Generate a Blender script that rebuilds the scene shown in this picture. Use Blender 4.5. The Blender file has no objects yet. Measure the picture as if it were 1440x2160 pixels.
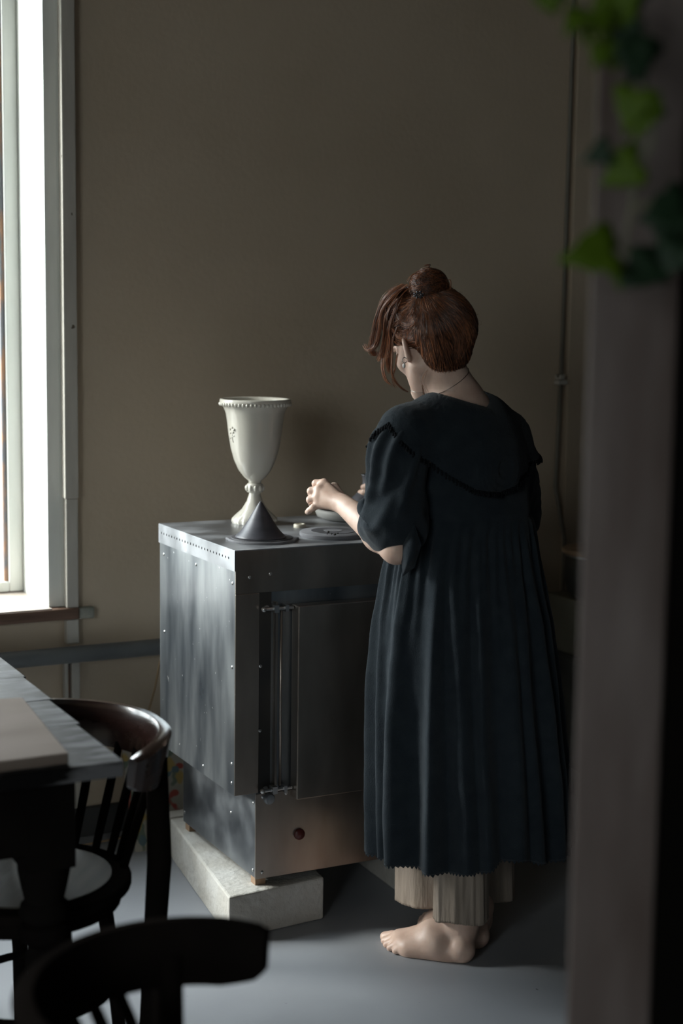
import bpy, bmesh, math, random
import numpy as np
from mathutils import Vector, Matrix, noise
random.seed(4)
PI = math.pi
col = bpy.context.scene.collection
scene = bpy.context.scene

# ---------------------------------------------------------------- camera, light, exposure
F_PX, H_CAM = 3320.0, 1.52
YAW, PIT, ROL = math.radians(27.13), math.radians(7.354), math.radians(-0.768)
C0 = np.array([0.0, 0.0, H_CAM])
_f = np.array([math.sin(YAW)*math.cos(PIT), math.cos(YAW)*math.cos(PIT), -math.sin(PIT)])
_r = np.array([math.cos(YAW), -math.sin(YAW), 0.0])
_d = np.cross(_f, _r)
CR = math.cos(ROL)*_r + math.sin(ROL)*_d
CD = -math.sin(ROL)*_r + math.cos(ROL)*_d
cam_data = bpy.data.cameras.new('camera')
cam = bpy.data.objects.new('camera', cam_data)
col.objects.link(cam)
cam.matrix_world = Matrix(((CR[0], -CD[0], -_f[0], 0), (CR[1], -CD[1], -_f[1], 0), (CR[2], -CD[2], -_f[2], H_CAM), (0, 0, 0, 1)))
cam_data.sensor_fit = 'VERTICAL'; cam_data.sensor_height = 36.0; cam_data.sensor_width = 24.0
cam_data.lens = F_PX/2160*36.0
cam_data.clip_start = 0.05
cam_data.dof.use_dof = True; cam_data.dof.focus_distance = 3.75; cam_data.dof.aperture_fstop = 2.3
scene.camera = cam
scene.view_settings.view_transform = 'Standard'
scene.view_settings.look = 'None'
scene.view_settings.exposure = 2.7
scene.view_settings.gamma = 1.0
scene.view_settings.use_curve_mapping = False

world = bpy.data.worlds.new('overcast_sky'); scene.world = world
world.use_nodes = True
wn = world.node_tree.nodes; wl = world.node_tree.links
bg = wn['Background']
tc = wn.new('ShaderNodeTexCoord'); sp = wn.new('ShaderNodeSeparateXYZ'); rp = wn.new('ShaderNodeValToRGB')
wl.new(tc.outputs['Generated'], sp.inputs[0]); wl.new(sp.outputs['Z'], rp.inputs[0])
rp.color_ramp.elements[0].position = 0.0; rp.color_ramp.elements[0].color = (0.34, 0.36, 0.37, 1)
rp.color_ramp.elements[1].position = 0.5; rp.color_ramp.elements[1].color = (0.90, 0.95, 1.0, 1)
wl.new(rp.outputs[0], bg.inputs['Color'])
bg.inputs['Strength'].default_value = 2.4
sun_data = bpy.data.lights.new('hazy_sun', 'SUN'); sun_data.energy = 0.82; sun_data.angle = math.radians(11); sun_data.color = (1.0, .985, .96)
sun = bpy.data.objects.new('hazy_sun', sun_data); col.objects.link(sun)
sun.rotation_euler = Vector((.86, -.47, -.42)).to_track_quat('-Z', 'Y').to_euler()
def portal(name, loc, rot, sx, sz):
    L = bpy.data.lights.new(name, 'AREA'); L.shape = 'RECTANGLE'; L.size = sx; L.size_y = sz
    L.cycles.is_portal = True
    o = bpy.data.objects.new(name, L); col.objects.link(o); o.location = loc; o.rotation_euler = rot
WX0, WX1, WZ0, WZ1, WALLY = -1.55, 1.257, 0.677, 2.62, 4.25
SY0, SY1, SZ0, SZ1 = -2.3, 0.1, 1.1, 2.6
portal('fill_window_portal', (-2.75, (SY0+SY1)/2, (SZ0+SZ1)/2), (0, -PI/2, 0), SZ1-SZ0, SY1-SY0)  # portal of the added fill window
portal('window_daylight', ((WX0+WX1)/2, 4.60, (WZ0+WZ1)/2), (-PI/2, 0, 0), WX1-WX0, WZ1-WZ0)

# ---------------------------------------------------------------- helpers
def ray(x, y): return _f + CR*(x-720)/F_PX + CD*(y-1080)/F_PX
def onz(x, y, z=0.0):
    r = ray(x, y); return C0 + r*(z-H_CAM)/r[2]
def ony(x, y, Y):
    r = ray(x, y); return C0 + r*Y/r[1]
HD = np.array([math.sin(YAW), math.cos(YAW), 0.0])
def P(x, y, v):
    """world point seen at a photo position at horizontal distance v along the view"""
    r = ray(x, y); return C0 + r*v/(r @ HD)
def to_view(p):
    p = np.asarray(p, float)
    return np.stack([p[..., 0]*math.cos(YAW)-p[..., 1]*math.sin(YAW), p[..., 0]*math.sin(YAW)+p[..., 1]*math.cos(YAW), p[..., 2]], -1)
def to_world(q):
    q = np.asarray(q, float)
    return np.stack([q[..., 0]*math.cos(YAW)+q[..., 1]*math.sin(YAW), -q[..., 0]*math.sin(YAW)+q[..., 1]*math.cos(YAW), q[..., 2]], -1)
def V(x, y, v): return to_view(P(x, y, v))      # view frame point (right, away, up)

def chain(o):
    m = Matrix.Identity(4)
    while o is not None:
        m = Matrix.LocRotScale(o.location, o.rotation_euler, o.scale) @ m; o = o.parent
    return m
def tag(o, label=None, cat=None, group=None, kind=None):
    if label: o['label'] = label
    if cat: o['category'] = cat
    if group: o['group'] = group
    if kind: o['kind'] = kind
    return o
def thing(name, label, cat, loc, rotz=0.0, group=None):
    o = bpy.data.objects.new(name, None); col.objects.link(o)
    o.empty_display_size = 0.05
    o.location = loc; o.rotation_euler = (0, 0, rotz)
    return tag(o, label, cat, group)
def link_mesh(name, verts, faces, mat, parent=None, loc=None, smooth=False, local=False, bevel=0.0, auto=None):
    verts = np.asarray(verts, float)
    o = bpy.data.objects.new(name, bpy.data.meshes.new(name)); col.objects.link(o)
    if loc is not None: o.location = loc
    if parent is not None: o.parent = parent
    if not local:
        M = np.array(chain(o).inverted())
        verts = verts @ M[:3, :3].T + M[:3, 3]
    me = o.data
    me.from_pydata(verts.tolist() if len(verts) < 20000 else verts, [], faces)
    me.materials.append(mat); me.update()
    if smooth:
        me.polygons.foreach_set('use_smooth', [True]*len(me.polygons))
        if auto is not None:
            try: me.set_sharp_from_angle(angle=math.radians(auto))
            except Exception: pass
    if bevel > 0:
        b = o.modifiers.new('bevel', 'BEVEL'); b.width = bevel; b.segments = 2; b.limit_method = 'ANGLE'
    return o

class MB:
    """collects shapes, links them as ONE mesh object"""
    def __init__(s): s.v = []; s.f = []
    def add(s, vs, fs):
        n = len(s.v); s.v += [tuple(map(float, p)) for p in vs]; s.f += [tuple(i+n for i in f) for f in fs]; return s
    def box(s, x0, x1, y0, y1, z0, z1):
        return s.prism([(x0, y0), (x1, y0), (x1, y1), (x0, y1)], z0, z1)
    def prism(s, poly, z0, z1):
        n = len(poly)
        vs = [(x, y, z0) for x, y in poly]+[(x, y, z1) for x, y in poly]
        fs = [tuple(range(n))[::-1], tuple(range(n, 2*n))]+[(i, (i+1) % n, n+(i+1) % n, n+i) for i in range(n)]
        return s.add(vs, fs)
    def tube(s, pts, rad, n=10, cap=True, sq=1.0):
        pts = [Vector(p) for p in pts]
        if not hasattr(rad, '__len__'): rad = [rad]*len(pts)
        vs = []; fs = []; up = None
        for i, p in enumerate(pts):
            t = (pts[min(i+1, len(pts)-1)]-pts[max(i-1, 0)]).normalized()
            if up is None: up = t.orthogonal().normalized()
            up = (up-t*up.dot(t)).normalized(); b = t.cross(up)
            for k in range(n):
                a = 2*PI*k/n; vs.append(p+(up*math.cos(a)+b*math.sin(a)*sq)*rad[i])
        for i in range(len(pts)-1):
            for k in range(n): fs.append((i*n+k, i*n+(k+1) % n, (i+1)*n+(k+1) % n, (i+1)*n+k))
        if cap:
            fs.append(tuple(range(n))[::-1]); fs.append(tuple(range((len(pts)-1)*n, len(pts)*n)))
        return s.add(vs, fs)
    def lathe(s, prof, c=(0, 0, 0), n=32, axis='z', f=None):
        """prof: list of (r, h)"""
        vs = []; fs = []
        for (r, h) in prof:
            for k in range(n):
                a = 2*PI*k/n; rr = r*(f(a, h) if f else 1)
                if axis == 'z': q = (c[0]+rr*math.cos(a), c[1]+rr*math.sin(a), c[2]+h)
                elif axis == 'y': q = (c[0]+rr*math.cos(a), c[1]-h, c[2]+rr*math.sin(a))
                else: q = (c[0]-h, c[1]-rr*math.cos(a), c[2]+rr*math.sin(a))
                vs.append(q)
        for i in range(len(prof)-1):
            for k in range(n): fs.append((i*n+k, i*n+(k+1) % n, (i+1)*n+(k+1) % n, (i+1)*n+k))
        if prof[0][0] > 1e-6: fs.append(tuple(range(n))[::-1])
        if prof[-1][0] > 1e-6: fs.append(tuple(range((len(prof)-1)*n, len(prof)*n)))
        return s.add(vs, fs)
    def ball(s, c, r, n=10, m=6):
        rx, ry, rz = r if hasattr(r, '__len__') else (r, r, r)
        vs = []; fs = []
        for i in range(m+1):
            t = PI*i/m
            for k in range(n):
                a = 2*PI*k/n; vs.append((c[0]+rx*math.sin(t)*math.cos(a), c[1]+ry*math.sin(t)*math.sin(a), c[2]-rz*math.cos(t)))
        for i in range(m):
            for k in range(n): fs.append((i*n+k, i*n+(k+1) % n, (i+1)*n+(k+1) % n, (i+1)*n+k))
        return s.add(vs, fs)
    def build(s, name, mat, parent=None, **kw): return link_mesh(name, s.v, s.f, mat, parent, **kw)

def rgb(r, g, b):
    """8-bit sRGB to linear"""
    return tuple(((c/255)/12.92 if c/255 < .04045 else ((c/255+.055)/1.055)**2.4) for c in (r, g, b))+(1,)
def mat(name, c1, c2=None, rough=0.5, rough2=None, metal=0.0, scale=8.0, stretch=(1, 1, 1), bump=0.0, bscale=None, detail=5.0,
        lo=0.35, hi=0.65, spec=0.5, sheen=0.0, coat=0.0, sss=0.0, speck=None, speck_scale=90.0, speck_cut=0.72):
    m = bpy.data.materials.new(name); m.use_nodes = True
    N = m.node_tree.nodes; L = m.node_tree.links; b = N['Principled BSDF']
    b.inputs['Roughness'].default_value = rough; b.inputs['Metallic'].default_value = metal
    b.inputs['Specular IOR Level'].default_value = spec
    if sheen: b.inputs['Sheen Weight'].default_value = sheen; b.inputs['Sheen Roughness'].default_value = 0.5
    if coat: b.inputs['Coat Weight'].default_value = coat; b.inputs['Coat Roughness'].default_value = 0.12
    if sss:
        b.inputs['Subsurface Weight'].default_value = sss; b.inputs['Subsurface Scale'].default_value = 0.01
        b.inputs['Subsurface Radius'].default_value = (1, .4, .25)
    c2 = c2 or c1
    T = N.new('ShaderNodeTexCoord'); mp = N.new('ShaderNodeMapping'); mp.inputs['Scale'].default_value = stretch
    L.new(T.outputs['Object'], mp.inputs[0])
    nz = N.new('ShaderNodeTexNoise'); nz.inputs['Scale'].default_value = scale; nz.inputs['Detail'].default_value = detail
    L.new(mp.outputs[0], nz.inputs['Vector'])
    r = N.new('ShaderNodeValToRGB'); r.color_ramp.elements[0].position = lo; r.color_ramp.elements[1].position = hi
    r.color_ramp.elements[0].color = c1; r.color_ramp.elements[1].color = c2
    L.new(nz.outputs[0], r.inputs[0]); out = r.outputs[0]
    if speck:
        n2 = N.new('ShaderNodeTexNoise'); n2.inputs['Scale'].default_value = speck_scale; n2.inputs['Detail'].default_value = 2
        L.new(T.outputs['Object'], n2.inputs['Vector'])
        r2 = N.new('ShaderNodeValToRGB'); r2.color_ramp.elements[0].position = speck_cut; r2.color_ramp.elements[1].position = speck_cut+.03
        L.new(n2.outputs[0], r2.inputs[0])
        mx = N.new('ShaderNodeMixRGB'); L.new(r2.outputs[0], mx.inputs[0]); L.new(out, mx.inputs[1]); mx.inputs[2].default_value = speck
        out = mx.outputs[0]
    L.new(out, b.inputs['Base Color'])
    if rough2 is not None:
        mr = N.new('ShaderNodeMapRange'); mr.inputs['From Min'].default_value = lo; mr.inputs['From Max'].default_value = hi
        mr.inputs['To Min'].default_value = rough; mr.inputs['To Max'].default_value = rough2
        L.new(nz.outputs[0], mr.inputs['Value']); L.new(mr.outputs[0], b.inputs['Roughness'])
    if bump:
        n3 = N.new('ShaderNodeTexNoise'); n3.inputs['Scale'].default_value = bscale or scale*3; n3.inputs['Detail'].default_value = 4
        L.new(mp.outputs[0], n3.inputs['Vector'])
        bp = N.new('ShaderNodeBump'); bp.inputs['Strength'].default_value = bump; bp.inputs['Distance'].default_value = 0.01
        L.new(n3.outputs[0], bp.inputs['Height']); L.new(bp.outputs[0], b.inputs['Normal'])
    return m

M = {}
M['wall'] = mat('wall_plaster', (.55, .45, .335, 1), (.60, .495, .375, 1), rough=.9, scale=2.2, bump=.12, bscale=60, spec=.2)
M['ceiling'] = mat('ceiling_paint', (.16, .15, .135, 1), rough=.95, spec=.1)
M['dark_room'] = mat('dark_wall_paint', (.055, .05, .045, 1), (.065, .06, .055, 1), rough=.9, spec=.15)
M['floor'] = mat('painted_floor', (.285, .295, .315, 1), (.33, .34, .36, 1), rough=.42, rough2=.55, scale=2.5, bump=.04, bscale=25,
                 speck=(.12, .12, .12, 1), speck_scale=55, speck_cut=.76, spec=.4)
M['white_paint'] = mat('white_window_paint', (.72, .74, .70, 1), (.80, .81, .77, 1), rough=.5, scale=7, stretch=(3, 3, .4), bump=.08)
M['trim_paint'] = mat('aged_trim_paint', (.48, .45, .40, 1), (.56, .53, .47, 1), rough=.6, scale=9, stretch=(3, 3, .5), bump=.1, speck=(.12, .09, .06, 1), speck_scale=30, speck_cut=.73)
M['sill_wood'] = mat('sill_wood', (.10, .055, .035, 1), (.19, .11, .075, 1), rough=.5, scale=6, stretch=(1, 9, 9), bump=.1)
M['sill_top'] = mat('sill_top_wood', (.42, .34, .28, 1), (.56, .48, .42, 1), rough=.5, scale=5, stretch=(1, 8, 8), bump=.05)
M['grey_paint'] = mat('grey_gloss_paint', (.13, .14, .145, 1), (.17, .18, .185, 1), rough=.45, scale=6)
M['putty'] = mat('old_putty', (.38, .37, .32, 1), (.16, .18, .15, 1), rough=.8, scale=16, bump=.2)
M['rust'] = mat('rusty_iron', (.20, .20, .22, 1), (.45, .25, .15, 1), rough=.7, scale=14, lo=.48, hi=.6, stretch=(2, 2, .5))
M['steel'] = mat('kiln_sheet_steel', (.12, .14, .165, 1), (.40, .42, .43, 1), rough=.27, rough2=.40, metal=.85, scale=5, lo=.3, hi=.75, stretch=(2.6, 2.6, .6), bump=.008, bscale=2.0,
                 speck=(.95, .95, .95, 1), speck_scale=75, speck_cut=.745)
M['steel_top'] = mat('kiln_top_steel', (.26, .27, .29, 1), (.44, .45, .47, 1), rough=.28, rough2=.55, metal=.75, scale=9, bump=.03, bscale=4,
                     speck=(.6, .6, .6, 1), speck_scale=60, speck_cut=.74)
M['steel_dark'] = mat('kiln_base_steel', (.14, .155, .18, 1), (.34, .36, .38, 1), rough=.28, rough2=.5, metal=.9, scale=7, bump=.05, bscale=4)
M['steel_front'] = mat('kiln_front_steel', (.32, .275, .24, 1), (.44, .385, .34, 1), rough=.30, rough2=.40, metal=.92, scale=5, stretch=(2, 2, .6), bump=.02, bscale=3)
M['bolt'] = mat('bolt_steel', (.55, .55, .55, 1), rough=.35, metal=1)
M['black'] = mat('black_parts_and_shade', (.02, .02, .02, 1), (.04, .035, .03, 1), rough=.6)  # also stands in for shade in the kiln vents and channel
M['concrete'] = mat('aerated_concrete', (.50, .47, .42, 1), (.60, .58, .54, 1), rough=.95, scale=10, bump=.5, bscale=55, spec=.1)
M['block_wood'] = mat('foot_wood', (.30, .19, .12, 1), (.42, .28, .18, 1), rough=.7, scale=12, stretch=(1, 1, .3))
M['glaze'] = mat('cream_glaze', (.66, .63, .55, 1), (.70, .67, .60, 1), rough=.16, scale=5, coat=.5)
M['clay_black'] = mat('black_clay', (.045, .046, .056, 1), (.07, .07, .083, 1), rough=.42, scale=14, stretch=(1, 1, 4), bump=.03)
M['clay_grey'] = mat('grey_stoneware', (.22, .22, .21, 1), (.30, .295, .28, 1), rough=.6, scale=9, bump=.05)
M['slate'] = mat('slate_bat', (.12, .12, .13, 1), (.17, .17, .18, 1), rough=.6, scale=18, bump=.05)
M['slate_dark'] = mat('dark_slate', (.05, .05, .055, 1), (.09, .09, .10, 1), rough=.5, scale=14)
M['bone'] = mat('bone_ceramic', (.58, .54, .44, 1), rough=.4)
M['table'] = mat('ebonised_table', (.005, .0045, .0045, 1), (.13, .13, .135, 1), rough=.5, rough2=.65, scale=8, stretch=(1.0, 3.2, 3.2), bump=.12, lo=.46, hi=.60, spec=.10)  # grey streaks: wear, with window gloss put into the colour
M['table_leg'] = mat('table_leg_black', (.006, .005, .005, 1), (.009, .008, .007, 1), rough=.8, spec=.0)
M['board'] = mat('clay_board', (.17, .135, .11, 1), (.21, .17, .145, 1), rough=.75, spec=.08, scale=3, stretch=(1, 3, 3))
M['chair'] = mat('bentwood_dark', (.018, .007, .005, 1), (.032, .012, .008, 1), rough=.18, rough2=.32, scale=5, stretch=(1, 1, 4), coat=.6)
M['chair_black'] = mat('bentwood_black', (.006, .005, .0045, 1), (.010, .008, .007, 1), rough=.8, scale=6, spec=.0)
M['seat_worn'] = mat('worn_seat_ply', (.02, .018, .015, 1), (.07, .063, .052, 1), rough=.5, rough2=.6, spec=.25, scale=4, stretch=(1, 7, 1))
M['post'] = mat('weathered_post', (.11, .078, .066, 1), (.24, .20, .185, 1), rough=.75, scale=7, stretch=(1.5, 1.5, .35), bump=.2, bscale=22, lo=.3, hi=.7)
M['partition_shade'] = mat('unlit_partition_black', (.004, .0035, .003, 1), rough=.9, spec=0.0)  # near-black base stands in for lack of light
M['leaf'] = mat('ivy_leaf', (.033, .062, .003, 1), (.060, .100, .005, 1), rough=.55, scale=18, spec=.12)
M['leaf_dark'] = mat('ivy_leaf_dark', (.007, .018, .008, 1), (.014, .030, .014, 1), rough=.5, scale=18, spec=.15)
M['stem'] = mat('ivy_stem', (.08, .10, .04, 1), (.13, .12, .05, 1), rough=.6)
M['linen'] = mat('navy_linen', (.016, .0215, .0275, 1), (.021, .028, .034, 1), rough=.95, scale=30, bump=.25, bscale=420, spec=.08, sheen=.12)
M['crochet'] = mat('black_crochet', (.008, .009, .011, 1), rough=.95, spec=.1)
M['cotton'] = mat('beige_cotton', (.25, .205, .165, 1), (.32, .265, .22, 1), rough=.95, scale=25, stretch=(1, 1, .2), bump=.15, bscale=200, spec=.1)
M['skin'] = mat('skin', (.56, .38, .30, 1), (.66, .475, .385, 1), rough=.45, scale=26, bump=.05, bscale=190, sss=.12)
M['hair_base'] = mat('hair_dark', (.014, .006, .004, 1), (.030, .012, .007, 1), rough=.8, spec=.15, scale=40)
M['hair'] = mat('auburn_hair', (.045, .017, .008, 1), (.13, .048, .022, 1), rough=.38, scale=14, spec=.6)
M['hair_highlight'] = mat('auburn_highlight', (.24, .080, .032, 1), (.42, .165, .07, 1), rough=.34, scale=14, spec=.6)  # paler auburn puts highlights into the strand colour
M['pearl'] = mat('pearl', (.75, .72, .70, 1), rough=.15, coat=.6)
M['silver'] = mat('dark_silver', (.3, .28, .26, 1), rough=.25, metal=1)
M['drum'] = mat('dull_drum_metal', (.05, .05, .05, 1), (.09, .09, .085, 1), rough=.45, metal=.3, scale=6)
M['lid_wood'] = mat('stool_lid_wood', (.30, .20, .12, 1), (.38, .26, .16, 1), rough=.5, scale=5, stretch=(1, 8, 1))
M['card'] = mat('grey_card', (.14, .13, .10, 1), (.17, .16, .125, 1), rough=.9)
M['conduit'] = mat('painted_conduit', (.20, .18, .15, 1), (.25, .23, .19, 1), rough=.7)
M['cable'] = mat('brown_cable', (.30, .20, .11, 1), rough=.6)
gl = bpy.data.materials.new('window_glass'); gl.use_nodes = True
gn = gl.node_tree.nodes; glk = gl.node_tree.links; gn.remove(gn['Principled BSDF'])
tr = gn.new('ShaderNodeBsdfTransparent'); gs = gn.new('ShaderNodeBsdfGlossy'); gs.inputs['Roughness'].default_value = .02
lw = gn.new('ShaderNodeLayerWeight'); lw.inputs['Blend'].default_value = .5; pw = gn.new('ShaderNodeMath'); pw.operation = 'POWER'; pw.inputs[1].default_value = 4.0
glk.new(lw.outputs['Facing'], pw.inputs[0])
fr = gn.new('ShaderNodeMath'); fr.operation = 'MULTIPLY_ADD'; fr.inputs[1].default_value = .6; fr.inputs[2].default_value = .04; glk.new(pw.outputs[0], fr.inputs[0]); mxs = gn.new('ShaderNodeMixShader')
tr.inputs['Color'].default_value = (.94, .96, .95, 1)
glk.new(fr.outputs[0], mxs.inputs[0]); glk.new(tr.outputs[0], mxs.inputs[1]); glk.new(gs.outputs[0], mxs.inputs[2])
glk.new(mxs.outputs[0], gn['Material Output'].inputs['Surface']); M['glass'] = gl
fl = mat('floral_print', (.36, .33, .28, 1), (.42, .39, .33, 1), rough=.8, scale=5); M['floral'] = fl
N = fl.node_tree.nodes; L = fl.node_tree.links; b = N['Principled BSDF']; prev = b.inputs['Base Color'].links[0].from_socket
for i, (cc, sc, lo) in enumerate((((.16, .20, .15, 1), 17, .57), ((.35, .07, .05, 1), 20, .60), ((.42, .30, .10, 1), 14, .63), ((.12, .18, .20, 1), 24, .62))):
    T = N.new('ShaderNodeTexCoord'); mp = N.new('ShaderNodeMapping'); mp.inputs['Location'].default_value = (i*3.1, i*1.7, i*2.3); L.new(T.outputs['Object'], mp.inputs[0])
    nz = N.new('ShaderNodeTexNoise'); nz.inputs['Scale'].default_value = sc; nz.inputs['Detail'].default_value = 1.5; L.new(mp.outputs[0], nz.inputs['Vector'])
    r = N.new('ShaderNodeValToRGB'); r.color_ramp.elements[0].position = lo; r.color_ramp.elements[1].position = lo+.04; L.new(nz.outputs[0], r.inputs[0])
    mx = N.new('ShaderNodeMixRGB'); L.new(r.outputs[0], mx.inputs[0]); L.new(prev, mx.inputs[1]); mx.inputs[2].default_value = cc; prev = mx.outputs[0]
L.new(prev, b.inputs['Base Color'])

def struct(o, label=None): o['kind'] = 'structure'; return o

# ---------------------------------------------------------------- room shell
XL, XR, YF, ZC = -2.6, 4.4, -2.8, 3.3
struct(MB().box(XL-.1, XR+.1, YF-.1, WALLY+.45, -.12, 0).build('floor', M['floor']))
struct(MB().box(XL-.1, XR+.1, YF-.1, WALLY+.45, ZC, ZC+.12).build('ceiling', M['ceiling']))
wl_ = MB().box(XL-.15, XL, YF-.1, SY0, 0, ZC).box(XL-.15, XL, SY1, WALLY+.45, 0, ZC).box(XL-.15, XL, SY0, SY1, 0, SZ0).box(XL-.15, XL, SY0, SY1, SZ1, ZC)
struct(wl_.build('wall_left', M['wall']))
w2 = bpy.data.objects.new('added_fill_window', None); col.objects.link(w2); w2.location = (XL-.08, (SY0+SY1)/2, SZ0); w2['kind'] = 'structure'  # unseen window, added for soft fill from the left
wf = MB().box(XL-.12, XL-.02, SY0, SY0+.05, SZ0, SZ1).box(XL-.12, XL-.02, SY1-.05, SY1, SZ0, SZ1).box(XL-.12, XL-.02, SY0+.05, SY1-.05, SZ0, SZ0+.05).box(XL-.12, XL-.02, SY0+.05, SY1-.05, SZ1-.05, SZ1)
wf.box(XL-.10, XL-.05, (SY0+SY1)/2-.02, (SY0+SY1)/2+.02, SZ0+.05, SZ1-.05)
wf.build('window_frame', M['white_paint'], w2)
MB().box(XL-.078, XL-.074, SY0+.05, SY1-.05, SZ0+.05, SZ1-.05).build('window_pane', M['glass'], w2)
struct(MB().box(XR, XR+.15, YF-.1, WALLY+.45, 0, ZC).build('wall_right', M['dark_room']))
struct(MB().box(XL, XR, YF-.15, YF, 0, ZC).build('wall_front', M['dark_room']))
YB = WALLY+.40
wb = MB()
wb.box(XL, WX0, WALLY, YB, 0, ZC); wb.box(WX1+.045, XR, WALLY, YB, 0, ZC)
wb.box(WX0, WX1+.045, WALLY, YB, 0, WZ0-.03); wb.box(WX0, WX1+.045, WALLY, YB, WZ1, ZC)
struct(wb.build('wall_back', M['wall']))
# window: lining box, sashes, panes
win = bpy.data.objects.new('window_1', None); col.objects.link(win); win.location = ((WX0+WX1)/2, WALLY+.26, WZ0); win['kind'] = 'structure'
YS = WALLY+.256
f_ = MB().box(WX1, WX1+.035, WALLY, YB, WZ0, WZ1)
f_.box(WX0, WX0+.03, WALLY, YB, WZ0, WZ1); f_.box(WX0+.03, WX1, WALLY, YB, WZ1-.03, WZ1)
f_.build('window_lining', M['white_paint'], win)
MB().box(WX1+.035, WX1+.045, WALLY-.002, YB, WZ0, WZ1).build('lining_board', M['white_paint'], win)
stiles = [WX0+.03, -.62, .32, WX1]
for i in range(3):
    a, b2 = stiles[i], stiles[i+1]
    sw = .048
    sash = MB()
    sash.box(a, a+sw, YS, YS+.05, WZ0+.004, WZ1-.03); sash.box(b2-sw+.006, b2, YS, YS+.05, WZ0+.004, WZ1-.03)
    sash.box(a+sw, b2-sw+.006, YS, YS+.05, WZ0+.004, WZ0+.034); sash.box(a+sw, b2-sw+.006, YS, YS+.05, WZ1-.09, WZ1-.03)
    sash.box(a+sw, b2-sw+.006, YS+.01, YS+.04, 2.46, 2.49)
    sash.build('window_sash', M['white_paint'], win, bevel=.004)
    MB().box(b2-sw-.006, b2-sw+.006, YS+.012, YS+.03, WZ0+.034, 2.46).build('glazing_bar', M['rust'], win)
    MB().box(a+sw, b2-sw, YS+.024, YS+.028, WZ0+.034, 2.46).build('window_pane', M['glass'], win)
    MB().box(a+sw, b2-sw, YS+.024, YS+.028, 2.49, WZ1-.09).build('window_pane', M['glass'], win)
# outer brick reveal seen through the pane
struct(MB().box(WX1-.02, WX1+.3, YB, YB+.14, WZ0-.2, WZ1+.2).build('trim_5', M['rust']))
# ground outside the window
struct(MB().box(-14, 12, YB+.02, 26, -.5, -.4).build('trim_8', mat('yard_gravel', (.10, .10, .09, 1), (.14, .13, .12, 1), rough=.9, scale=3)))
# sill
sill = MB().prism([(WX0-.05, WALLY-.035), (1.335, WALLY-.035), (1.335, WALLY), (1.29, WALLY), (1.29, YB-.06), (WX0-.05, YB-.06)], WZ0-.034, WZ0-.002)
so = sill.build('trim_1', M['sill_wood'], bevel=.004); struct(so)
st = MB().box(WX0, WX1, WALLY-.030, YB-.07, WZ0-.002, WZ0+.001).build('sill_board', M['sill_top'], so)
MB().box(1.336, 1.382, WALLY-.028, WALLY, WZ0-.036, WZ0-.004).build('sill_end', M['putty'], so, bevel=.004)
# trim battens at the right of the window
struct(MB().box(1.297, 1.336, WALLY-.035, WALLY, .985, ZC-.35).build('trim_2', M['trim_paint'], bevel=.003))
struct(MB().box(1.301, 1.336, WALLY-.028, WALLY, WZ0-.002, .984).build('trim_3', M['trim_paint'], bevel=.003))
low = MB().box(1.300, 1.336, WALLY-.028, WALLY, .572, WZ0-.036); lo_ = struct(low.build('trim_4', M['trim_paint'], bevel=.003))
MB().box(1.314, 1.338, WALLY-.028, WALLY, .09, .535).build('lower_batten', M['trim_paint'], lo_, bevel=.003)
MB().box(1.294, 1.306, WALLY-.022, WALLY, .09, .535).build('lower_batten', M['trim_paint'], lo_, bevel=.003)
MB().box(1.3062, 1.3138, WALLY-.008, WALLY, .09, .53).build('rust_strip', M['rust'], lo_)
struct(MB().box(XL, XR, WALLY-.02, WALLY, 0, .085).build('baseboard_back', mat('baseboard_paint', (.05, .05, .05, 1), rough=.6), bevel=.004))
# heating pipe along the wall
pp = MB().tube([(XL+.01, WALLY-.045, .545), (XR-.01, WALLY-.045, .545)], .024, 14)
pipe = pp.build('heating_pipe', M['grey_paint'], loc=(1.0, WALLY-.045, .52), smooth=True)
tag(pipe, 'grey painted horizontal heating pipe along wall under the window sill', 'pipe')
for x in (-1.5, .3, 2.2, 3.8): MB().box(x-.012, x+.012, WALLY-.05, WALLY, .50, .521).build('bracket', M['grey_paint'], pipe)
# conduit with clip on the right
X = ony(1185, 800, WALLY-.02)[0]
cd = MB().tube([(X, WALLY-.014, 1.31), (X+.004, WALLY-.014, 2.4), (X, WALLY-.014, ZC-.02)], .0065, 10).tube([(X, WALLY-.012, 1.29), (X-.008, WALLY-.012, .95), (X+.035, WALLY-.012, .78), (X+.03, WALLY-.012, .1)], .007, 8)
cdo = cd.build('wall_conduit', M['conduit'], loc=(X, WALLY-.014, .1), smooth=True)
tag(cdo, 'thin dark vertical conduit running down wall behind the woman, right of her head', 'pipe')
cl = MB().box(X-.018, X+.016, WALLY-.03, WALLY, 1.286, 1.30); cl.box(X-.016, X+.004, WALLY-.032, WALLY, 1.302, 1.318)
cl.build('clip', M['trim_paint'], cdo, bevel=.002)
struct(MB().box(X+.03, X+.22, WALLY-.012, WALLY, .0, ZC-.01).build('trim_6', M['wall'], bevel=.003))
# thin brown cable beside kiln
a_, b__ = ony(337, 1395, 4.12), ony(312, 1505, 4.16)
cb = MB().tube([tuple(a_+np.array([.05, 0, .12])), tuple(a_), tuple((a_+b__)/2+np.array([.004, 0, 0])), tuple(b__), tuple(b__+np.array([-.02, .0, -.2])), (b__[0]-.03, 4.17, .006), (b__[0]-.4, 4.12, .006)], .0032, 8)
tag(cb.build('brown_cable', M['cable'], loc=tuple((b__[0]-.03, 4.17, 0)), smooth=True), 'thin brown cable hanging down between wall and steel kiln', 'cable')
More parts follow.
